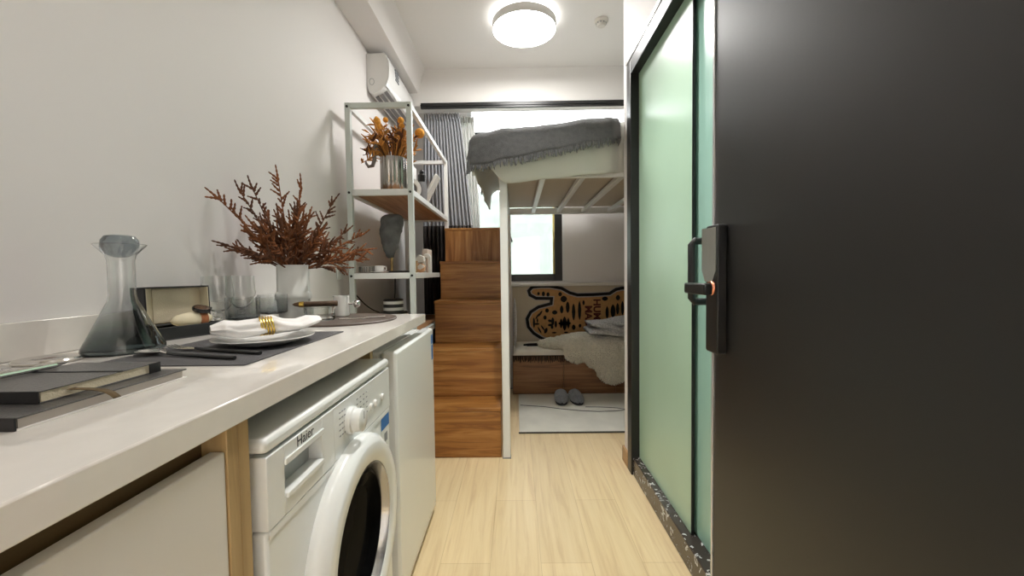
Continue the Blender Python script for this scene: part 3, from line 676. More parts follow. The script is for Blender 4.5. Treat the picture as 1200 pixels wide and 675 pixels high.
# ------------------------------------------------------------------ kitchen run
CT = .927; CXF = -.376; CEND = 1.678
wt = thing('worktop', 'long glossy off-white stone worktop along the left wall', 'worktop', (-.7, .6, CT))
build('slab', MB().box(WX, CXF, FY + .01, CEND, CT - .036, CT), 'quartz', wt, bevel=.0025)
build('backsplash', MB().box(WX, WX + .015, FY + .01, CEND, CT + .0001, 1.004), 'quartz', wt, bevel=.002)
cb = thing('base_cabinet', 'white fronted base cabinet with tan sides under the worktop', 'cabinet', (-.7, .05, 0))
build('cabinet_side', MB().box(-.98, -.386, .531, .5525, 0, CT - .0365), 'carcass', cb, bevel=.001)
build('cabinet_side', MB().box(-.98, -.386, .5535, .575, 0, CT - .0365), 'carcass', cb, bevel=.001)
build('cabinet_carcass', MB().box(-.98, -.42, FY + .02, .5305, .08, CT - .0365), 'carcass_dark', cb)
build('plinth', MB().box(-.96, -.45, FY + .02, .5305, 0, .0799), 'carcass_dark', cb)
build('cabinet_door', MB().box(-.408, -.388, .08, .5295, .09, .859), 'white_lacquer', cb, bevel=.002)
build('cabinet_door', MB().box(-.408, -.388, FY + .03, .076, .09, .859), 'white_lacquer', cb, bevel=.002)
one('support_panel', MB().box(-.98, -.44, 1.214, 1.236, 0, CT - .0365), 'carcass', 'tan upright panel between the washing machine and the fridge', 'panel', (-.7, 1.225, 0), bevel=.001)

# washing machine
wx = -.38; wy0, wy1 = .598, 1.19; wz = .845
wm = thing('washing_machine', 'white front loading washing machine under the worktop', 'washing machine', (-.65, .9, 0))
build('cabinet_body', MB().box(-.92, wx - .025, wy0, wy1, .012, .818), 'appliance', wm, bevel=.004)
build('front_panel', MB().box(wx - .0249, wx, wy0, wy1, .012, .703), 'appliance', wm, bevel=.005)
build('lid', MB().box(-.925, wx + .003, wy0 - .001, wy1 + .001, .822, wz), 'appliance', wm, bevel=.008)
build('control_panel', MB().box(wx - .0249, wx + .0025, .825, wy1, .7045, .818), 'appliance', wm, bevel=.001)
dr = build('detergent_drawer', MB().box(wx - .0249, wx + .0035, wy0, .645, .7045, .818).box(wx - .0249, wx + .0035, .772, .823, .7045, .818).box(wx - .0249, wx + .0035, .645, .772, .786, .818).box(wx - .0249, wx + .0035, .645, .772, .7045, .737), 'appliance', wm, bevel=.0015)
pk = MB().prism(rrect(.645, .772, .737, .786, .004), 'x', wx - .0248, wx - .0235)
build('pull_recess', pk, 'recess_shade', dr)
build('pull_lip', MB().box(wx + .0036, wx + .0075, .643, .774, .786, .797).box(wx - .02, wx + .008, .647, .770, .730, .7395), 'appliance', dr, bevel=.0015)
build('lettering', text_mb('Haier', .026, frame_T((wx + .0036, .682, .7985), (0, 1, 0), (0, 0, 1), (1, 0, 0)), .0003), 'ink', dr, smooth=False)
build('body_ridge', MB().box(wx, wx + .0025, wy0 + .004, wy1 - .004, .690, .703), 'appliance', wm, bevel=.001)
kb = build('dial', MB().lathe([(.030, 0), (.030, .010), (.026, .013), (.025, .030), (.021, .032), (0, .032)], T=frame_T((wx + .0026, .905, .765), (0, 1, 0), (0, 0, 1), (1, 0, 0)), seg=36), 'appliance', wm)
build('dial_mark', MB().box(wx + .0349, wx + .0354, .904, .906, .768, .785), 'ink_grey', kb)
for c_ in range(4):
    for r_ in range(5):
        for (yy) in (.850 + c_ * .012, .945 + c_ * .020):
            if c_ > 2 and yy < .92: continue
            z = .797 - r_ * .0125; build('programme_mark', MB().box(wx + .0026, wx + .0029, yy, yy + .008, z, z + .003), 'ink_grey', wm, smooth=False)
for yy in (1.035, 1.065, 1.12):
    build('button', MB().lathe([(.009, 0), (.009, .004), (.007, .006), (0, .006)], T=frame_T((wx + .0026, yy, .752), (0, 1, 0), (0, 0, 1), (1, 0, 0)), seg=20), 'porcelain', wm)
stc = build('energy_label', MB().box(wx + .0002, wx + .0012, 1.115, 1.182, .52, .69), 'sticker_white', wm)
build('label_band', MB().box(wx + .0013, wx + .0018, 1.115, 1.182, .655, .69).box(wx + .0013, wx + .0018, 1.115, 1.182, .545, .555), 'sticker_blue', stc)
build('label_print', MB().box(wx + .0013, wx + .0018, 1.125, 1.172, .585, .590).box(wx + .0013, wx + .0018, 1.125, 1.16, .600, .605).box(wx + .0013, wx + .0018, 1.14, 1.165, .615, .640), 'ink_grey', stc)
DC = (wx, .916, .485)
DT = frame_T(DC, (0, 1, 0), (0, 0, 1), (1, 0, 0))
dw = build('door_ring', MB().lathe([(.230, .0), (.231, .010), (.229, .020), (.213, .036), (.207, .038), (.172, .036), (.166, .032), (.166, .0)], T=DT, seg=64, closed=True), 'appliance', wm)
build('inner_ring', MB().lathe([(.1655, .031), (.162, .032), (.150, .006), (.150, .0), (.1655, .0)], T=DT, seg=64, closed=True), 'drum_chrome', dw)
build('door_glass', MB().lathe([(.1499, -.003), (.1499, .006), (.140, .012), (.122, .004), (.10, -.008), (.06, -.015), (0, -.018)], T=frame_T((wx + .004, DC[1], DC[2]), (0, 1, 0), (0, 0, 1), (1, 0, 0)), seg=64), 'washer_glass', dw)

# fridge
fg_ = thing('fridge', 'small white fridge at the far end of the worktop', 'fridge', (-.65, 1.57, 0))
build('fridge_body', MB().box(-.93, -.435, 1.285, 1.835, .025, .842), 'appliance', fg_, bevel=.008)
fd = build('fridge_door', MB().prism(rrect(1.275, 1.845, .045, .848, .012), 'x', -.43, -.38), 'appliance', fg_, bevel=.010)
build('door_trim', MB().box(-.431, -.383, 1.279, 1.841, .034, .0449), 'book_edge', fg_)
build('kick_plate', MB().box(-.90, -.44, 1.29, 1.83, .0, .0249), 'black_plastic', fg_)
build('door_label', MB().box(-.3799, -.3792, 1.795, 1.83, .78, .82).box(-.3799, -.3792, 1.80, 1.826, .71, .775), 'sticker_blue', fd)

# ------------------------------------------------------------------ shelf rack behind the worktop
HX0, HX1, HY0, HY1 = -.955, -.578, 2.33, 3.56
rk = thing('shelving_rack', 'pale steel rack with wood shelves between worktop and drape', 'shelf', (-.76, 2.95, 0))
P = .03
for x in (HX0, HX1 - P):
    for y in (HY0, HY1 - P):
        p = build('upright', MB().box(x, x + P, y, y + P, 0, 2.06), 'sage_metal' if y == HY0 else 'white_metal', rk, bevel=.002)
        if y == HY0:
            bt = MB()
            for z in (2.038, 1.557, 1.083): bt.lathe([(0, 0), (.007, 0), (.007, .004), (0, .004)], T=frame_T((x + P / 2, y - .0001, z), (1, 0, 0), (0, 0, 1), (0, -1, 0)), seg=12)
            build('bolt', bt, 'black_plastic', p)
    build('top_rail', MB().box(x + .004, x + P - .004, HY0 + P, HY1 - P, 2.03, 2.06), 'white_metal', rk, bevel=.002)
for y in (HY0, HY1 - P):
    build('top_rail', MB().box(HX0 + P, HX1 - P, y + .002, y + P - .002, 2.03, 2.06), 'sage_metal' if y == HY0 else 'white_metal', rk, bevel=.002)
for z in (1.575, 1.100, .74, .16):
    f = MB()
    for y in (HY0, HY1 - P): f.box(HX0 + P, HX1 - P, y + .002, y + P - .002, z - .034, z)
    for x in (HX0, HX1 - P): f.box(x + .003, x + P - .003, HY0 + P, HY1 - P, z - .034, z)
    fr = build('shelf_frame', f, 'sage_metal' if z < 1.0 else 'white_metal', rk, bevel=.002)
    build('shelf_board', MB().box(HX0 + P, HX1 - P, HY0 + P, HY1 - P, z - .022, z - .002), 'shelf_wood', rk)
bz = MB().tube([(HX1 - .015, HY1 - .02, 1.70), (HX1 - .015, HY1 - .14, 1.58)], .009, 6)

# reeded silver vase and amber bouquet on the upper shelf
VX, VY, VZ = -.735, 2.50, 1.5755
vp = []
rv = MB(); sg = 112; vs = []; fs = []
prf = [(.070, 0), (.076, .004), (.076, .215), (.070, .215), (.068, .01)]
for (r, z) in prf:
    for k in range(sg): a = 2 * PI * k / sg; q = r + (.0055 * abs(math.cos(a * 7)) - .003 if r > .069 else 0); vs.append((VX + q * math.cos(a), VY + q * math.sin(a), VZ + z))
for i in range(len(prf) - 1):
    for k in range(sg): l = (k + 1) % sg; fs.append((i * sg + k, i * sg + l, (i + 1) * sg + l, (i + 1) * sg + k))
fs.append(tuple(range(sg))); fs.append(tuple((len(prf) - 1) * sg + k for k in range(sg)))
one('reeded_vase', rv.add(vs, fs), 'mirror_vase', 'silver reeded vase on the upper shelf of the rack', 'vase', (VX, VY, VZ), angle=60)
bq = thing('amber_bouquet', 'dried amber reeds and orange ball flowers in the silver vase', 'dried flowers', (VX, VY, VZ + .02))
rnd = random.Random(3)
for i in range(80):
    a = rnd.uniform(0, 2 * PI); s = rnd.uniform(.03, .19); H = rnd.uniform(.27, .46) - s * .5
    bx, by = VX + .045 * math.cos(a), VY + .045 * math.sin(a)
    tp = Vector((max(WX + .03, VX + s * math.cos(a)), VY + s * math.sin(a) * .9, VZ + H))
    m1 = Vector((bx, by, VZ + .21)).lerp(tp, .5) + Vector((0, 0, .025))
    m = MB().tube([(bx * .7 + VX * .3, by * .7 + VY * .3, VZ + .03), (bx, by, VZ + .2), m1, tp], [.003, .0036, .0036, .002], 5)
    for q in range(rnd.randint(2, 5)):
        t = rnd.uniform(.2, 1); c = m1.lerp(tp, t); d = Vector((rnd.uniform(-1, 1), rnd.uniform(-1, 1), rnd.uniform(.0, 1))).normalized() * rnd.uniform(.03, .075)
        m.tube([c, c + d * .5 + Vector((0, 0, .004)), c + d], [.0035, .0062, .0015], 5)
    build('reed', m, 'amber_reed' if rnd.random() < .75 else 'brown_plant', bq)
for (dx, dy, z, r) in ((.150, .06, .385, .030), (-.035, -.02, .44, .016), (.045, .02, .45, .020), (.065, -.03, .40, .017)):
    m = MB().tube([(VX + dx * .2, VY + dy * .2, VZ + .1), (VX + dx * .7, VY + dy, VZ + z * .7), (VX + dx, VY + dy, VZ + z)], .002, 5)
    m.ball((VX + dx, VY + dy, VZ + z), r, 14, 10); build('ball_flower', m, 'amber_ball', bq)
build('flower_spike', MB().tube([(VX - .03, VY - .03, VZ + .2), (VX - .055, VY - .05, VZ + .33), (VX - .065, VY - .055, VZ + .37), (VX - .075, VY - .06, VZ + .43), (VX - .078, VY - .06, VZ + .445)], [.003, .008, .022, .019, .006], 10), 'amber_ball', bq)
build('curled_pod', MB().tube([(VX - .055, VY - .05, VZ + .22), (VX - .085, VY - .07, VZ + .285), (VX - .092, VY - .075, VZ + .24), (VX - .088, VY - .075, VZ + .19), (VX - .10, VY - .075, VZ + .155), (VX - .125, VY - .075, VZ + .15), (VX - .138, VY - .075, VZ + .17), (VX - .14, VY - .075, VZ + .185)], [.004, .010, .013, .012, .011, .009, .007, .003], 10), 'horn', bq)

# other things on the upper shelf
one('leaning_board', MB().box(-.011, .011, -.06, .06, 0, .26, frame_T((-.69, 3.05, 1.584), (.88, 0, -.47), (0, 1, 0), (.47, 0, .88))), 'soft_white', 'white board leaning at a slant on the upper shelf', 'board', (-.7, 3.0, 1.576), bevel=.003)
fl = thing('flask', 'grey flask with a black cap behind the silver vase', 'flask', (-.655, 2.90, 1.576))
FT = Matrix.Translation((-.655, 2.90, 1.5765)) @ Matrix.Rotation(.0, 4, 'Y')
build('flask_body', MB().lathe([(.030, 0), (.034, .004), (.036, .12), (.028, .15), (.024, .16)], seg=24, T=FT), 'grey_cloth', fl)
build('flask_cap', MB().lathe([(.026, .1601), (.027, .205), (.020, .215), (0, .215)], seg=24, T=FT).ball((.0, 0, .228), .018, 12, 8, T=FT), 'black_plastic', fl)
one('hardback_book', MB().box(-.735, -.700, 2.76, 2.94, 1.5755, 1.84), 'soft_white', 'white hardback standing upright behind the round ornament', 'book', (-.717, 2.85, 1.5755), bevel=.004)
ck = thing('ring_ornament', 'white round ornament with a dark centre on the upper shelf', 'ornament', (-.672, 2.66, 1.5755))
build('ornament_ring', MB().lathe([(.038, -.014), (.066, -.014), (.066, .014), (.038, .014)], T=frame_T((-.672, 2.66, 1.642), (.8, .6, 0), (0, 0, 1), (.6, -.8, 0)), seg=32, closed=True), 'soft_white', ck, bevel=.002)
build('ornament_core', MB().lathe([(0, -.004), (.0379, -.004), (.0379, .004), (0, .004)], T=frame_T((-.672, 2.66, 1.642), (.8, .6, 0), (0, 0, 1), (.6, -.8, 0)), seg=32), 'grey_cloth', ck)

# lower shelf of the rack: sculpture, ornaments
LZ = 1.1005
sp = thing('slate_sculpture', 'grey slate sculpture on a thin bronze rod, lower shelf', 'sculpture', (-.765, 2.52, LZ))
def slate(u, v):
    t = PI * u; a = 2 * PI * v
    z = -math.cos(t); w_ = .088 * math.sin(t) ** .55 * (.42 + .62 * (z + 1) / 2)
    x = w_ * math.cos(a); y = .03 * math.sin(t) ** .6 * math.sin(a)
    p = Vector((x, y, z * .135)); n = noise.noise(p * 22) * .012 + noise.noise(p * 60) * .005
    return (-.765 + x + n * math.cos(a) + .012 * z, 2.52 + y + n * math.sin(a), LZ + .225 + z * .135)
build('slate_slab', MB().surf(30, 36, slate), 'stone', sp, angle=40)
build('rod', MB().tube([(-.765, 2.52, LZ + .0119), (-.765, 2.52, LZ + .11)], .008, 10), 'brass_rod', sp)
build('plinth', MB().box(-.80, -.64, 2.46, 2.58, LZ, LZ + .012), 'black_plastic', sp, bevel=.002)
rt = MB().lathe([(.050, 0), (.052, .004), (.052, .040), (.047, .040), (.046, .006)], (-.90 + .015, 2.45, LZ), 40)
tn = thing('ribbed_tin', 'low grey ribbed tin at the left of the lower shelf', 'tin', (-.885, 2.45, LZ))
build('tin_body', rt, 'tin', tn)
rb = MB()
for k in range(22): a = 2 * PI * k / 22; rb.tube([(-.885 + .053 * math.cos(a), 2.45 + .053 * math.sin(a), LZ + .006), (-.885 + .053 * math.cos(a), 2.45 + .053 * math.sin(a), LZ + .036)], .003, 5)
build('tin_ribs', rb, 'steel_dark', tn)
cs = thing('small_cup', 'small white cup on a saucer on the lower shelf', 'cup', (-.80, 2.40, LZ))
build('saucer', MB().lathe([(0, 0), (.035, 0), (.052, .006), (.052, .008), (.034, .004), (0, .004)], (-.805, 2.41, LZ), 32), 'porcelain', cs)
build('cup_bowl', MB().lathe([(.018, .0041), (.026, .012), (.028, .042), (.026, .042), (.023, .014), (0, .010)], (-.805, 2.41, LZ), 28), 'porcelain', cs)
build('cup_handle', MB().tube([(-.778, 2.41, LZ + .036), (-.764, 2.41, LZ + .034), (-.764, 2.41, LZ + .016), (-.780, 2.41, LZ + .014)], .003, 6), 'porcelain', cs)
hg = thing('hourglass_block', 'white two-diamond block ornament on the lower shelf', 'ornament', (-.635, 2.72, LZ))
hgm = [(0, 0), (.03, .012), (.034, .038), (.012, .062), (-.012, .062), (-.034, .038), (-.03, .012)]
build('lower_lobe', MB().prism([(x - .635, z + LZ) for x, z in hgm], 'y', 2.70, 2.74), 'peach', hg, bevel=.003)
build('facets', MB().prism([(-.66 , LZ + .03), (-.632, LZ + .012 + .006), (-.60, LZ + .038), (-.63, LZ + .058)], 'y', 2.69, 2.6995).prism([(-.668, LZ + .085), (-.648, LZ + .062), (-.605, LZ + .075), (-.608, LZ + .105), (-.64, LZ + .118)], 'y', 2.695, 2.74), 'soft_white', hg, bevel=.002)
one('slim_book', MB().box(-.655, -.615, 2.86, 3.0, LZ, LZ + .165), 'pink_white', 'tall blush book upright at the end of the lower shelf', 'book', (-.635, 2.93, LZ), bevel=.004)
ab = []
for k in range(13): a = PI * k / 12; ab.append((.028 * math.cos(a), .098 + .032 * math.sin(a)))
arch = [(.028, 0)] + ab + [(-.028, 0)]; arch += [(-.010, 0), (-.010, .09), (0, .102), (.010, .09), (.010, 0)]
one('arch_ornament', MB().prism([(x - .592 - .02, z + LZ) for x, z in arch], 'y', 2.80, 2.84), 'soft_white', 'white arch shaped ornament in front of the blush book', 'ornament', (-.61, 2.82, LZ), bevel=.003)
one('amber_tealight', MB().lathe([(.020, 0), (.024, .004), (.026, .075), (.023, .075), (.020, .01), (0, .008)], (-.655, 2.62, LZ), 24), 'amber_glass', 'slim amber glass tealight by the rack post, lower shelf', 'candle holder', (-.655, 2.62, LZ))
one('striped_canister', MB().lathe([(0, 0), (.085, 0), (.087, .01), (.087, .118), (.080, .122), (.062, .122), (.060, .128), (.060, .196), (.055, .20), (0, .20)], (-.755, 2.50, .7405), 40), 'stripes', 'black and white striped stacked canister behind the worktop end', 'canister', (-.755, 2.50, .7405))
# socket and cable on the wall by the rack
sk = thing('wall_socket', 'white double wall socket plate left of the rack post', 'socket', (WX, 2.36, 1.11))
build('socket_plate', MB().box(WX, WX + .008, 2.315, 2.405, 1.065, 1.155), 'white_metal', sk, bevel=.003)
build('socket_holes', MB().box(WX + .0081, WX + .0085, 2.345, 2.350, 1.10, 1.125).box(WX + .0081, WX + .0085, 2.37, 2.375, 1.10, 1.125), 'ink_grey', sk)
one('power_cable', MB().tube(smooth_path([(-1.0, 2.50, .99), (-.985, 2.53, .955), (-.955, 2.58, .90), (-.915, 2.64, .855), (-.87, 2.70, .835), (-.83, 2.73, .87), (-.815, 2.74, .96), (-.812, 2.74, 1.064)]), .004, 6), 'black_plastic', 'thin black cable looping below the lower shelf', 'cable', (-.9, 2.68, .85))

# ------------------------------------------------------------------ things on the worktop
# white vase and rust coloured dried branches
wv_c = (-.838, 1.535, CT + .0003)
def sq(h, r): return rrect(-h, h, -h, h, r, 3)
wvm = MB(); T = rotz(wv_c, .42); rows = [(.052, 0), (.053, .004), (.053, .070), (.058, .078), (.058, .098), (.053, .106), (.052, .203), (.046, .203), (.045, .02)]
pts = [sq(h, .009 if h > .05 else .006) for h, z in rows]; n = len(pts[0]); vs = [(x, y, rows[i][1]) for i, p in enumerate(pts) for x, y in p]
fs = [(i * n + k, i * n + (k + 1) % n, (i + 1) * n + (k + 1) % n, (i + 1) * n + k) for i in range(len(rows) - 1) for k in range(n)] + [tuple(range(n)), tuple((len(rows) - 1) * n + k for k in range(n))]
one('square_vase', wvm.add(vs, fs, T), 'ceramic', 'white square vase with a raised band on the worktop', 'vase', wv_c)
rb_ = thing('rust_branches', 'spray of rust brown dried branches in the white vase', 'dried plant', (wv_c[0], wv_c[1], CT + .15))
rnd = random.Random(11)
def sprig(base, tip, rnd):
    base, tip = Vector(base), Vector(tip); L = (tip - base).length; ax = (tip - base).normalized()
    mid = base.lerp(tip, .5) + Vector((0, 0, .06 * L * 2)) * .5
    def bez(t): return (1 - t) ** 2 * base + 2 * t * (1 - t) * mid + t * t * tip
    m = MB()
    def knobby(p0, d, l, r):
        nn = max(4, int(l / .006)); pl, rl2 = [], []
        bend = Vector((rnd.uniform(-.25, .25), rnd.uniform(-.25, .25), rnd.uniform(-.1, .25)))
        for q in range(nn + 1):
            t = q / nn; pl.append(p0 + (d + bend * t * .5) * l * t); rl2.append(r * (1 - .55 * t) * (1.25 if q % 2 else .75))
        m.tube(pl, rl2, 5)
    m.tube([bez(t / 8) for t in range(9)], [.0028 - .0012 * t / 8 for t in range(9)], 5)
    nb = int(5 + L / .034)
    for q in range(nb):
        t = .32 + .66 * (q + rnd.random() * .6) / nb; p = bez(min(t, 1)); d = (bez(min(1, t + .02)) - bez(t - .05)).normalized()
        sd_ = d.cross(Vector((rnd.uniform(-1, 1), rnd.uniform(-1, 1), rnd.uniform(-1, 1)))).normalized()
        knobby(p, (d * rnd.uniform(.75, 1.1) + sd_ * rnd.uniform(.6, 1.3)).normalized(), rnd.uniform(.025, .055) * (1.15 - .4 * t), .0048)
    knobby(bez(.93), (bez(1) - bez(.9)).normalized(), .05, .0046)
    return m
tips = []
for i in range(64):
    az = rnd.uniform(0, 2 * PI); el = rnd.uniform(.15, 1.5); R_ = rnd.uniform(.12, .275) * (1 - .18 * math.sin(el))
    tips.append((R_ * math.cos(el) * math.cos(az), R_ * math.cos(el) * math.sin(az) * .8, R_ * math.sin(el) * 1.0))
tips += [(-.13, -.10, .27), (-.10, -.08, .29), (.27, -.02, .02), (.28, .02, .06), (.25, .05, .12), (.22, -.05, -.01), (-.02, -.05, .33), (.06, -.04, .30), (.16, .0, .24), (-.10, -.26, .22), (.0, -.28, .05), (.02, -.2, .12)]
for tp in tips:
    tip = Vector((wv_c[0] + tp[0], wv_c[1] + tp[1], CT + .20 + tp[2]))
    tip.x = max(tip.x, WX + .035)
    b = (wv_c[0] + max(-.03, min(.03, tp[0] * .15)), wv_c[1] + max(-.03, min(.03, tp[1] * .15)), CT + .185)
    build('sprig', sprig(b, tip, rnd), 'rust_plant' if rnd.random() < .6 else 'brown_plant', rb_)

# carafe
cc = (-.872, .897, CT + .0005)
cf = thing('carafe', 'conical smoke tinted glass carafe against the backsplash', 'carafe', cc)
build('carafe_body', MB().lathe([(0, 0), (.067, 0), (.0715, .004), (.071, .012), (.057, .042), (.038, .085), (.026, .112), (.0235, .125), (.0235, .200), (.027, .214), (.046, .236),
                                (.0447, .237), (.0255, .216), (.0218, .201), (.0218, .125), (.0244, .111), (.0364, .084), (.0555, .041), (.068, .012), (.065, .008), (0, .008)], cc, 56), 'carafe_glass', cf)
so = thing('carafe_stopper', 'grey glass ball stopper set in the mouth of the carafe', 'stopper', (cc[0], cc[1], CT + .22))
build('stopper_ball', MB().lathe([(0, .2085), (.012, .209), (.026, .217), (.0335, .231), (.032, .246), (.026, .255), (.020, .257), (0, .257)], (cc[0], cc[1], CT), 40), 'stopper_glass', so)

# silver discs, pen, books
dk = thing('coaster', 'polished ring coaster nearest the carafe foot', 'coaster', (0, 0, 0), 'polished ring coasters by the backsplash')
build('coaster_ring', MB().lathe([(.012, .002), (.012, .006), (.022, .009), (.048, .0075), (.051, .004), (.048, 0), (.014, 0)], seg=48, closed=True), 'chrome', dk)
build('coaster_centre', MB().lathe([(0, .001), (.0119, .001), (.0119, .004), (0, .004)], seg=24), 'strap', dk)
d2_ = copy_tree(dk); d2_['label'] = 'polished ring coaster at the left picture edge'
dk.location = (-.925, .795, CT + .0005); d2_.location = (-.945, .685, CT + .0005)
bb = thing('large_book', 'thin black hardback lying under the notebook on the worktop', 'book', (-.65, .54, CT))
bx0, bx1, by0, by1 = -.735, -.537, .428, .655
build('cover', MB().box(bx0, bx1, by0 + .0001, by1, CT + .0128, CT + .0148), 'black_leather', bb, bevel=.0006)
build('cover_edge', MB().box(bx0, bx1, by0 + .0001, by1, CT + .0002, CT + .0018), 'book_edge', bb)
build('pages', MB().box(bx0 + .004, bx1 - .004, by0 + .004, by1 - .004, CT + .0019, CT + .0127), 'paper_white', bb)
build('spine', MB().box(bx0, bx1 - .0005, by0 - .0022, by0, CT + .0002, CT + .0148), 'black_spine', bb, bevel=.0006)
build('spine_title', MB().box(bx0 + .06, bx1 - .04, by0 - .0026, by0 - .0023, CT + .006, CT + .009), 'strap', bb)
nb_ = thing('notebook', 'black elastic-banded notebook stacked on the thin hardback', 'notebook', (-.64, .56, CT + .015))
n0, n1, m0, m1 = -.702, -.567, .476, .640; nz = CT + .0151
build('cover', MB().box(n0, n1, m0, m1, nz, nz + .0012).box(n0, n1, m0, m1, nz + .0132, nz + .0146), 'black_leather', nb_, bevel=.0006)
build('pages', MB().box(n0 + .001, n1 - .0015, m0 + .002, m1 - .004, nz + .0013, nz + .0131), 'paper', nb_)
build('spine', MB().box(n0, n1 - .001, m0 - .0016, m0 - .0001, nz, nz + .0146), 'black_spine', nb_, bevel=.0006)
build('elastic_band', MB().box(n0 - .0006, n1 + .0006, .572, .578, nz + .0147, nz + .0154).box(n1 + .0001, n1 + .0012, .620, .6395, nz - .0002, nz + .0150), 'black_spine', nb_)
rbm = MB().surf(12, 1, lambda u, v: (n1 - .004 + .045 * u + .012 * math.sin(u * 3), .505 + .010 * v + .016 * u, nz + .009 - .0175 * u ** .8 + .005 * math.sin(u * PI)))
build('ribbon_marker', rbm, 'ribbon', nb_, solid=.0006)
pn = thing('pen', 'slim silver pen lying on the notebook edge', 'pen', (-.7, .54, nz + .019))
build('pen_barrel', MB().tube([(-.690, .478, nz + .0197), (-.690, .60, nz + .0197)], .0042, 10), 'chrome', pn)
build('pen_tip', MB().tube([(-.690, .600, nz + .0197), (-.690, .616, nz + .0197)], [.004, .001], 10), 'steel_dark', pn)

# watch box
ba = math.atan2(.95, .30)         # direction of the front edge
BT = frame_T((-.906, 1.022, CT + .0004), (math.cos(ba), math.sin(ba), 0), (-math.sin(ba), math.cos(ba), 0), (0, 0, 1))
wb = thing('watch_box', 'open black watch box with cream lining beside the carafe', 'box', (-.92, 1.10, CT))
BW, BD, BH = .165, .086, .034
bm_ = MB().box(0, BW, 0, BD, 0, .003, BT).box(0, BW, 0, .004, .003, BH, BT).box(0, BW, BD - .004, BD, .003, BH, BT).box(0, .004, .004, BD - .004, .003, BH, BT).box(BW - .004, BW, .004, BD - .004, .003, BH, BT)
build('box_tray', bm_, 'box_black', wb, bevel=.0015)
build('tray_lining', MB().box(.0042, BW - .0042, .0042, BD - .0042, .0031, .026, BT), 'box_cream', wb)
LT = BT @ Matrix.Translation((0, BD - .042, BH + .0005)) @ Matrix.Rotation(math.radians(-2), 4, 'X')
ld_ = build('box_lid', MB().box(0, BW, .038, .042, 0, .104, LT).box(0, BW, 0, .038, .100, .104, LT).box(0, BW, 0, .038, 0, .004, LT).box(0, .004, 0, .038, .004, .100, LT).box(BW - .004, BW, 0, .038, .004, .100, LT), 'box_black', wb, bevel=.002)
build('lid_lining', MB().box(.0042, .0055, .001, .0378, .0042, .0998, LT).box(BW - .0055, BW - .0042, .001, .0378, .0042, .0998, LT).box(.0056, BW - .0056, .034, .0378, .0042, .0998, LT), 'box_cream', ld_)
build('lid_pad', MB().box(.035, BW - .035, .0315, .0339, .006, .098, LT), 'paper', ld_, bevel=.002)
wt_ = thing('wrist_watch', 'dark wrist watch with tan strap around a cream pillow in the box', 'watch', (-.90, 1.10, CT + .03))
WT = BT @ Matrix.Translation((.098, .0235, .046))
build('watch_pillow', MB().ball((0, 0, 0), (.055, .0185, .020), 20, 12, T=WT), 'box_cream', wt_)
stp = []
for k in range(29):
    a = 2 * PI * k / 28; stp.append((.0195 * math.cos(a), .0215 * math.sin(a)))
sv = MB(); WS = WT @ Matrix.Translation((.022, 0, 0))
vs = []; fs = []
for (y, z) in stp: vs += [(-.009, y * 1.0, z), (.009, y, z)]
fs = [(2 * i, 2 * i + 1, 2 * i + 3, 2 * i + 2) for i in range(28)]
build('watch_strap', sv.add(vs, fs, WS), 'strap', wt_, solid=.0025)
CTm = WS @ Matrix.Translation((0, -.004, .0225)) @ Matrix.Rotation(.35, 4, 'X')
wc = build('watch_case', MB().lathe([(0, 0), (.021, 0), (.022, .003), (.022, .007), (.0195, .010), (.018, .0085), (0, .0085)], seg=32, T=CTm).tube([(.021, 0, .005), (.027, 0, .005)], .0035, 10, T=CTm), 'watch_case', wt_)
build('watch_dial', MB().lathe([(0, .0086), (.0175, .0086), (.0175, .0092), (0, .0092)], seg=32, T=CTm), 'watch_dial', wc)

# placemat, plate, napkin, cutlery
one('placemat', MB().prism(rrect(-.800, -.497, .737, 1.168, .004), 'z', CT + .0003, CT + .0022), 'mat_grey', 'rectangular grey woven placemat under the plate', 'placemat', (-.64, .95, CT))
PC = (-.602, .968, CT + .0024)
one('dinner_plate', MB().lathe([(0, 0), (.056, 0), (.061, .002), (.086, .010), (.107, .017), (.108, .0185), (.105, .019), (.084, .013), (.060, .006), (0, .005)], PC, 64), 'porcelain', 'round white dinner plate on the grey placemat', 'plate', PC)
nk = thing('napkin', 'rolled white napkin in a gold ring on the plate', 'napkin', (PC[0], PC[1], CT + .02))
NT = rotz((PC[0], PC[1] + .0, CT + .0215), math.atan2(.15, .18))
def nap(u, v):
    a = 2 * PI * v; x = -.105 + .225 * u
    pin = 1 - .42 * math.exp(-((u - .52) / .09) ** 2)
    w_ = (.043 + .010 * abs(u - .5) * 2) * pin * (.55 + .45 * min(1, min(u, 1 - u) * 9)); h_ = (.015 + .003 * math.sin(5 * u)) * (.6 + .4 * min(1, min(u, 1 - u) * 9)) * (1 + .25 * math.exp(-((u - .52) / .09) ** 2))
    ww = 1 + .16 * math.sin(3 * a + 6 * u) + .06 * math.sin(7 * a - 9 * u)
    y = w_ * math.cos(a) * ww; z = h_ * (1 + math.sin(a) * (1 + .22 * math.sin(4 * math.cos(a) * 2.2 + 5 * u)))
    lift = .016 * max(0, abs(u - .5) - .28) * 4
    return (x, y, z * .95 + lift + .010 * u)
build('napkin_cloth', MB().surf(60, 48, nap), 'napkin', nk, angle=180)
for o_ in [x for x in bpy.data.objects if x.parent == nk]:
    me = o_.data; me.transform(Matrix.Translation(Vector(ORG[nk.name]))); me.transform(NT); me.transform(Matrix.Translation(-Vector(ORG[nk.name])))
gr = MB()
for k in range(5):
    gr.tube([(.002 + (k - 2) * .0058 + .002 * math.sin(a * 2), .034 * math.cos(a), .0235 + .0215 * math.sin(a)) for a in [2 * PI * q / 28 for q in range(29)]], .0022, 6, T=NT)
rn = build('napkin_ring', gr, 'gold', nk)
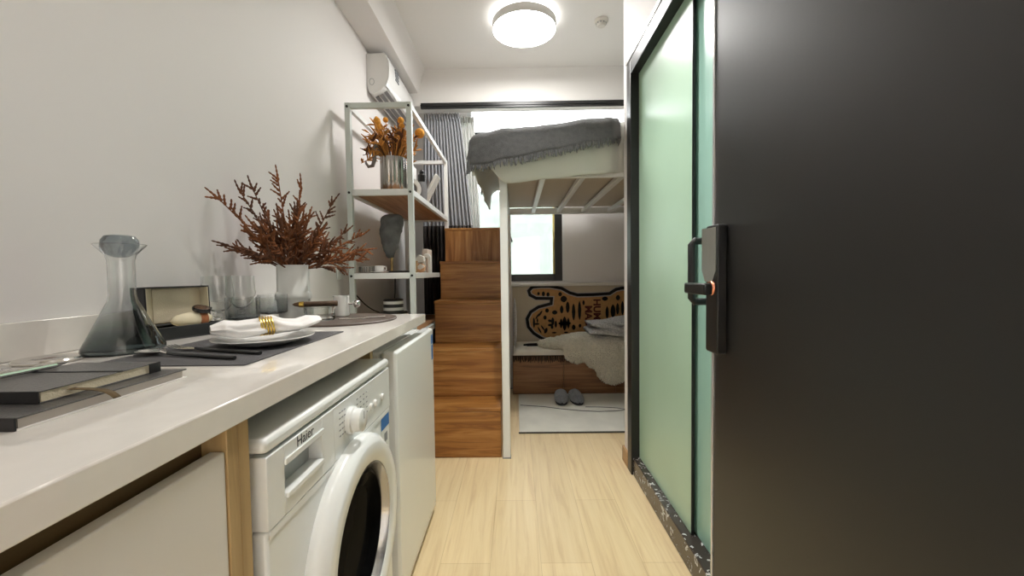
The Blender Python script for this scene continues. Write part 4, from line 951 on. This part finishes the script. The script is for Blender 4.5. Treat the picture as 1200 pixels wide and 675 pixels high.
def cut(name, label, cat, a, b, fork):
    A = Vector((a[0], a[1], CT + .0024)); B = Vector((b[0], b[1], CT + .0024)); L = (B - A).length
    ang = math.atan2(B.y - A.y, B.x - A.x); T = rotz(A, ang)
    t = thing(name, label, cat, tuple(A), 'black handled cutlery on the placemat')
    if fork:
        h = MB()
        for k in range(4): y = (k - 1.5) * .0062; h.tube([(0, y, .010), (.02, y, .005), (.045, y * 1.05, .004)], [.0010, .0016, .0018], 6)
        h.prism([(.044, -.0115), (.058, -.0105), (.068, -.004), (.082, -.003), (.082, .003), (.068, .004), (.058, .0105), (.044, .0115)], 'z', .003, .0052)
        h = MB().add(h.v, h.f, T); build('fork_head', h, 'chrome', t)
    else:
        def sp_(u, v):
            a_ = 2 * PI * v; r = u
            x = .034 + .034 * r * math.cos(a_); y = (.021 - .004 * math.cos(a_)) * r * math.sin(a_)
            return (x, y, .0015 + .008 * r ** 2)
        h = MB().surf(8, 28, sp_, T).tube([(.066, 0, .0085), (.082, 0, .006)], [.004, .003], 8, T=T); build('spoon_bowl', h, 'chrome', t, solid=.0012)
    build('handle', MB().tube([(.078, 0, .006), (.10, 0, .0045), (L * .75, 0, .004), (L, 0, .004)], [.0033, .0036, .004, .0038], 8, T=T), 'black_plastic', t)
    return t
cut('spoon', 'silver spoon with a black handle nearest the notebook', 'spoon', (-.795, .848), (-.545, .780), False)
cut('fork', 'silver fork with a black handle between spoon and plate', 'fork', (-.775, .902), (-.525, .828), True)

# glasses
def goblet(loc, label, src=None):
    if src is None:
        t = thing('wine_glass', label, 'glass', (0, 0, 0), 'clear wine glasses behind the plate')
        build('bowl', MB().lathe([(.006, .0501), (.020, .056), (.037, .075), (.044, .105), (.041, .165), (.0398, .165), (.0426, .105), (.0355, .077), (.018, .058), (0, .054)], seg=40), 'glass', t)
        s = [(.030, 0), (.031, .002)]
        for k in range(6): s += [(.011, .004 + k * .0077), (.0145, .0075 + k * .0077)]
        s += [(.010, .0499)]
        build('ribbed_stem', MB().lathe(s, seg=28), 'glass', t)
    else: t = copy_tree(src); t['label'] = label
    t.location = loc; return t
g1 = goblet((-.945, 1.285, CT + .0005), 'clear ribbed-stem wine glass right behind the watch box')
goblet((-.955, 1.41, CT + .0005), 'clear ribbed-stem wine glass between the watch box and the white vase', g1)
def smoky(loc, label, src=None):
    if src is None:
        t = thing('smoke_tumbler', label, 'glass', (0, 0, 0), 'smoke tinted footed tumblers')
        build('bowl', MB().lathe([(.0, .0301), (.040, .0301), (.046, .034), (.047, .098), (.0455, .098), (.0445, .037), (.038, .034), (0, .034)], seg=44), 'tumbler_glass', t)
        build('foot', MB().lathe([(.030, 0), (.030, .004), (.020, .008), (.018, .0299)], seg=32), 'glass', t)
    else: t = copy_tree(src); t['label'] = label
    t.location = loc; return t
sm1 = smoky((-.850, 1.26, CT + .0005), 'smoke tinted footed tumbler nearest the plate')
smoky((-.866, 1.445, CT + .0005), 'smoke tinted footed tumbler next to the white vase', sm1)

# round mat and its things
RC = (-.632, 1.468, CT + .0004)
one('round_mat', MB().lathe([(0, 0), (.190, 0), (.192, .002), (.192, .005), (.190, .0065), (0, .0065)], RC, 72), 'mat_brown', 'round dark brown mat at the far end of the worktop', 'placemat', RC)
RZ = CT + .0071
mg = thing('mug', 'white mug with a chrome ball handle on the round mat', 'mug', (-.672, 1.56, RZ))
build('mug_body', MB().lathe([(.027, 0), (.030, .002), (.030, .078), (.0275, .078), (.0265, .006), (0, .005)], (-.672, 1.56, RZ), 36), 'porcelain', mg)
build('mug_handle', MB().tube([(-.643, 1.56, RZ + .046), (-.624, 1.56, RZ + .046)], .005, 10).ball((-.613, 1.56, RZ + .046), .0155, 18, 12), 'chrome', mg)
AC_ = (-.690, 1.425, RZ)
one('glass_ashtray', MB().lathe([(0, 0), (.046, 0), (.050, .004), (.050, .020), (.048, .024), (.050, .028), (.051, .046), (.042, .046), (.040, .014), (0, .012)], AC_, 44), 'glass', 'round clear glass ashtray holding up the cigar', 'ashtray', AC_)
cg = thing('cigar', 'dark brown banded cigar resting across the glass ashtray', 'cigar', (AC_[0], AC_[1], RZ + .047))
cz = RZ + .0565; ca = Vector((.96, .28, 0)).normalized(); c0 = Vector((AC_[0] - .010, AC_[1], cz))
build('cigar_body', MB().tube([c0 - ca * .077, c0 - ca * .070, c0 - ca * .055, c0 + ca * .065, c0 + ca * .068], [.001, .0055, .0092, .0098, .009], 16), 'cigar', cg)
build('cigar_band', MB().tube([c0 - ca * .055, c0 - ca * .040], [.0098, .0102], 16), 'gold', cg)
kn_ = thing('butter_knife', 'slim silver knife lying on the round mat by the mug', 'knife', (-.56, 1.46, RZ))
build('blade', MB().prism([(-.625, 1.42), (-.615, 1.412), (-.535, 1.435), (-.530, 1.447), (-.60, 1.436)], 'z', RZ + .002, RZ + .0045), 'chrome', kn_, bevel=.001)
build('knife_handle', MB().tube([(-.534, 1.441, RZ + .0045), (-.49, 1.456, RZ + .0052), (-.472, 1.462, RZ + .0055)], [.0028, .0040, .0045], 8), 'chrome', kn_)
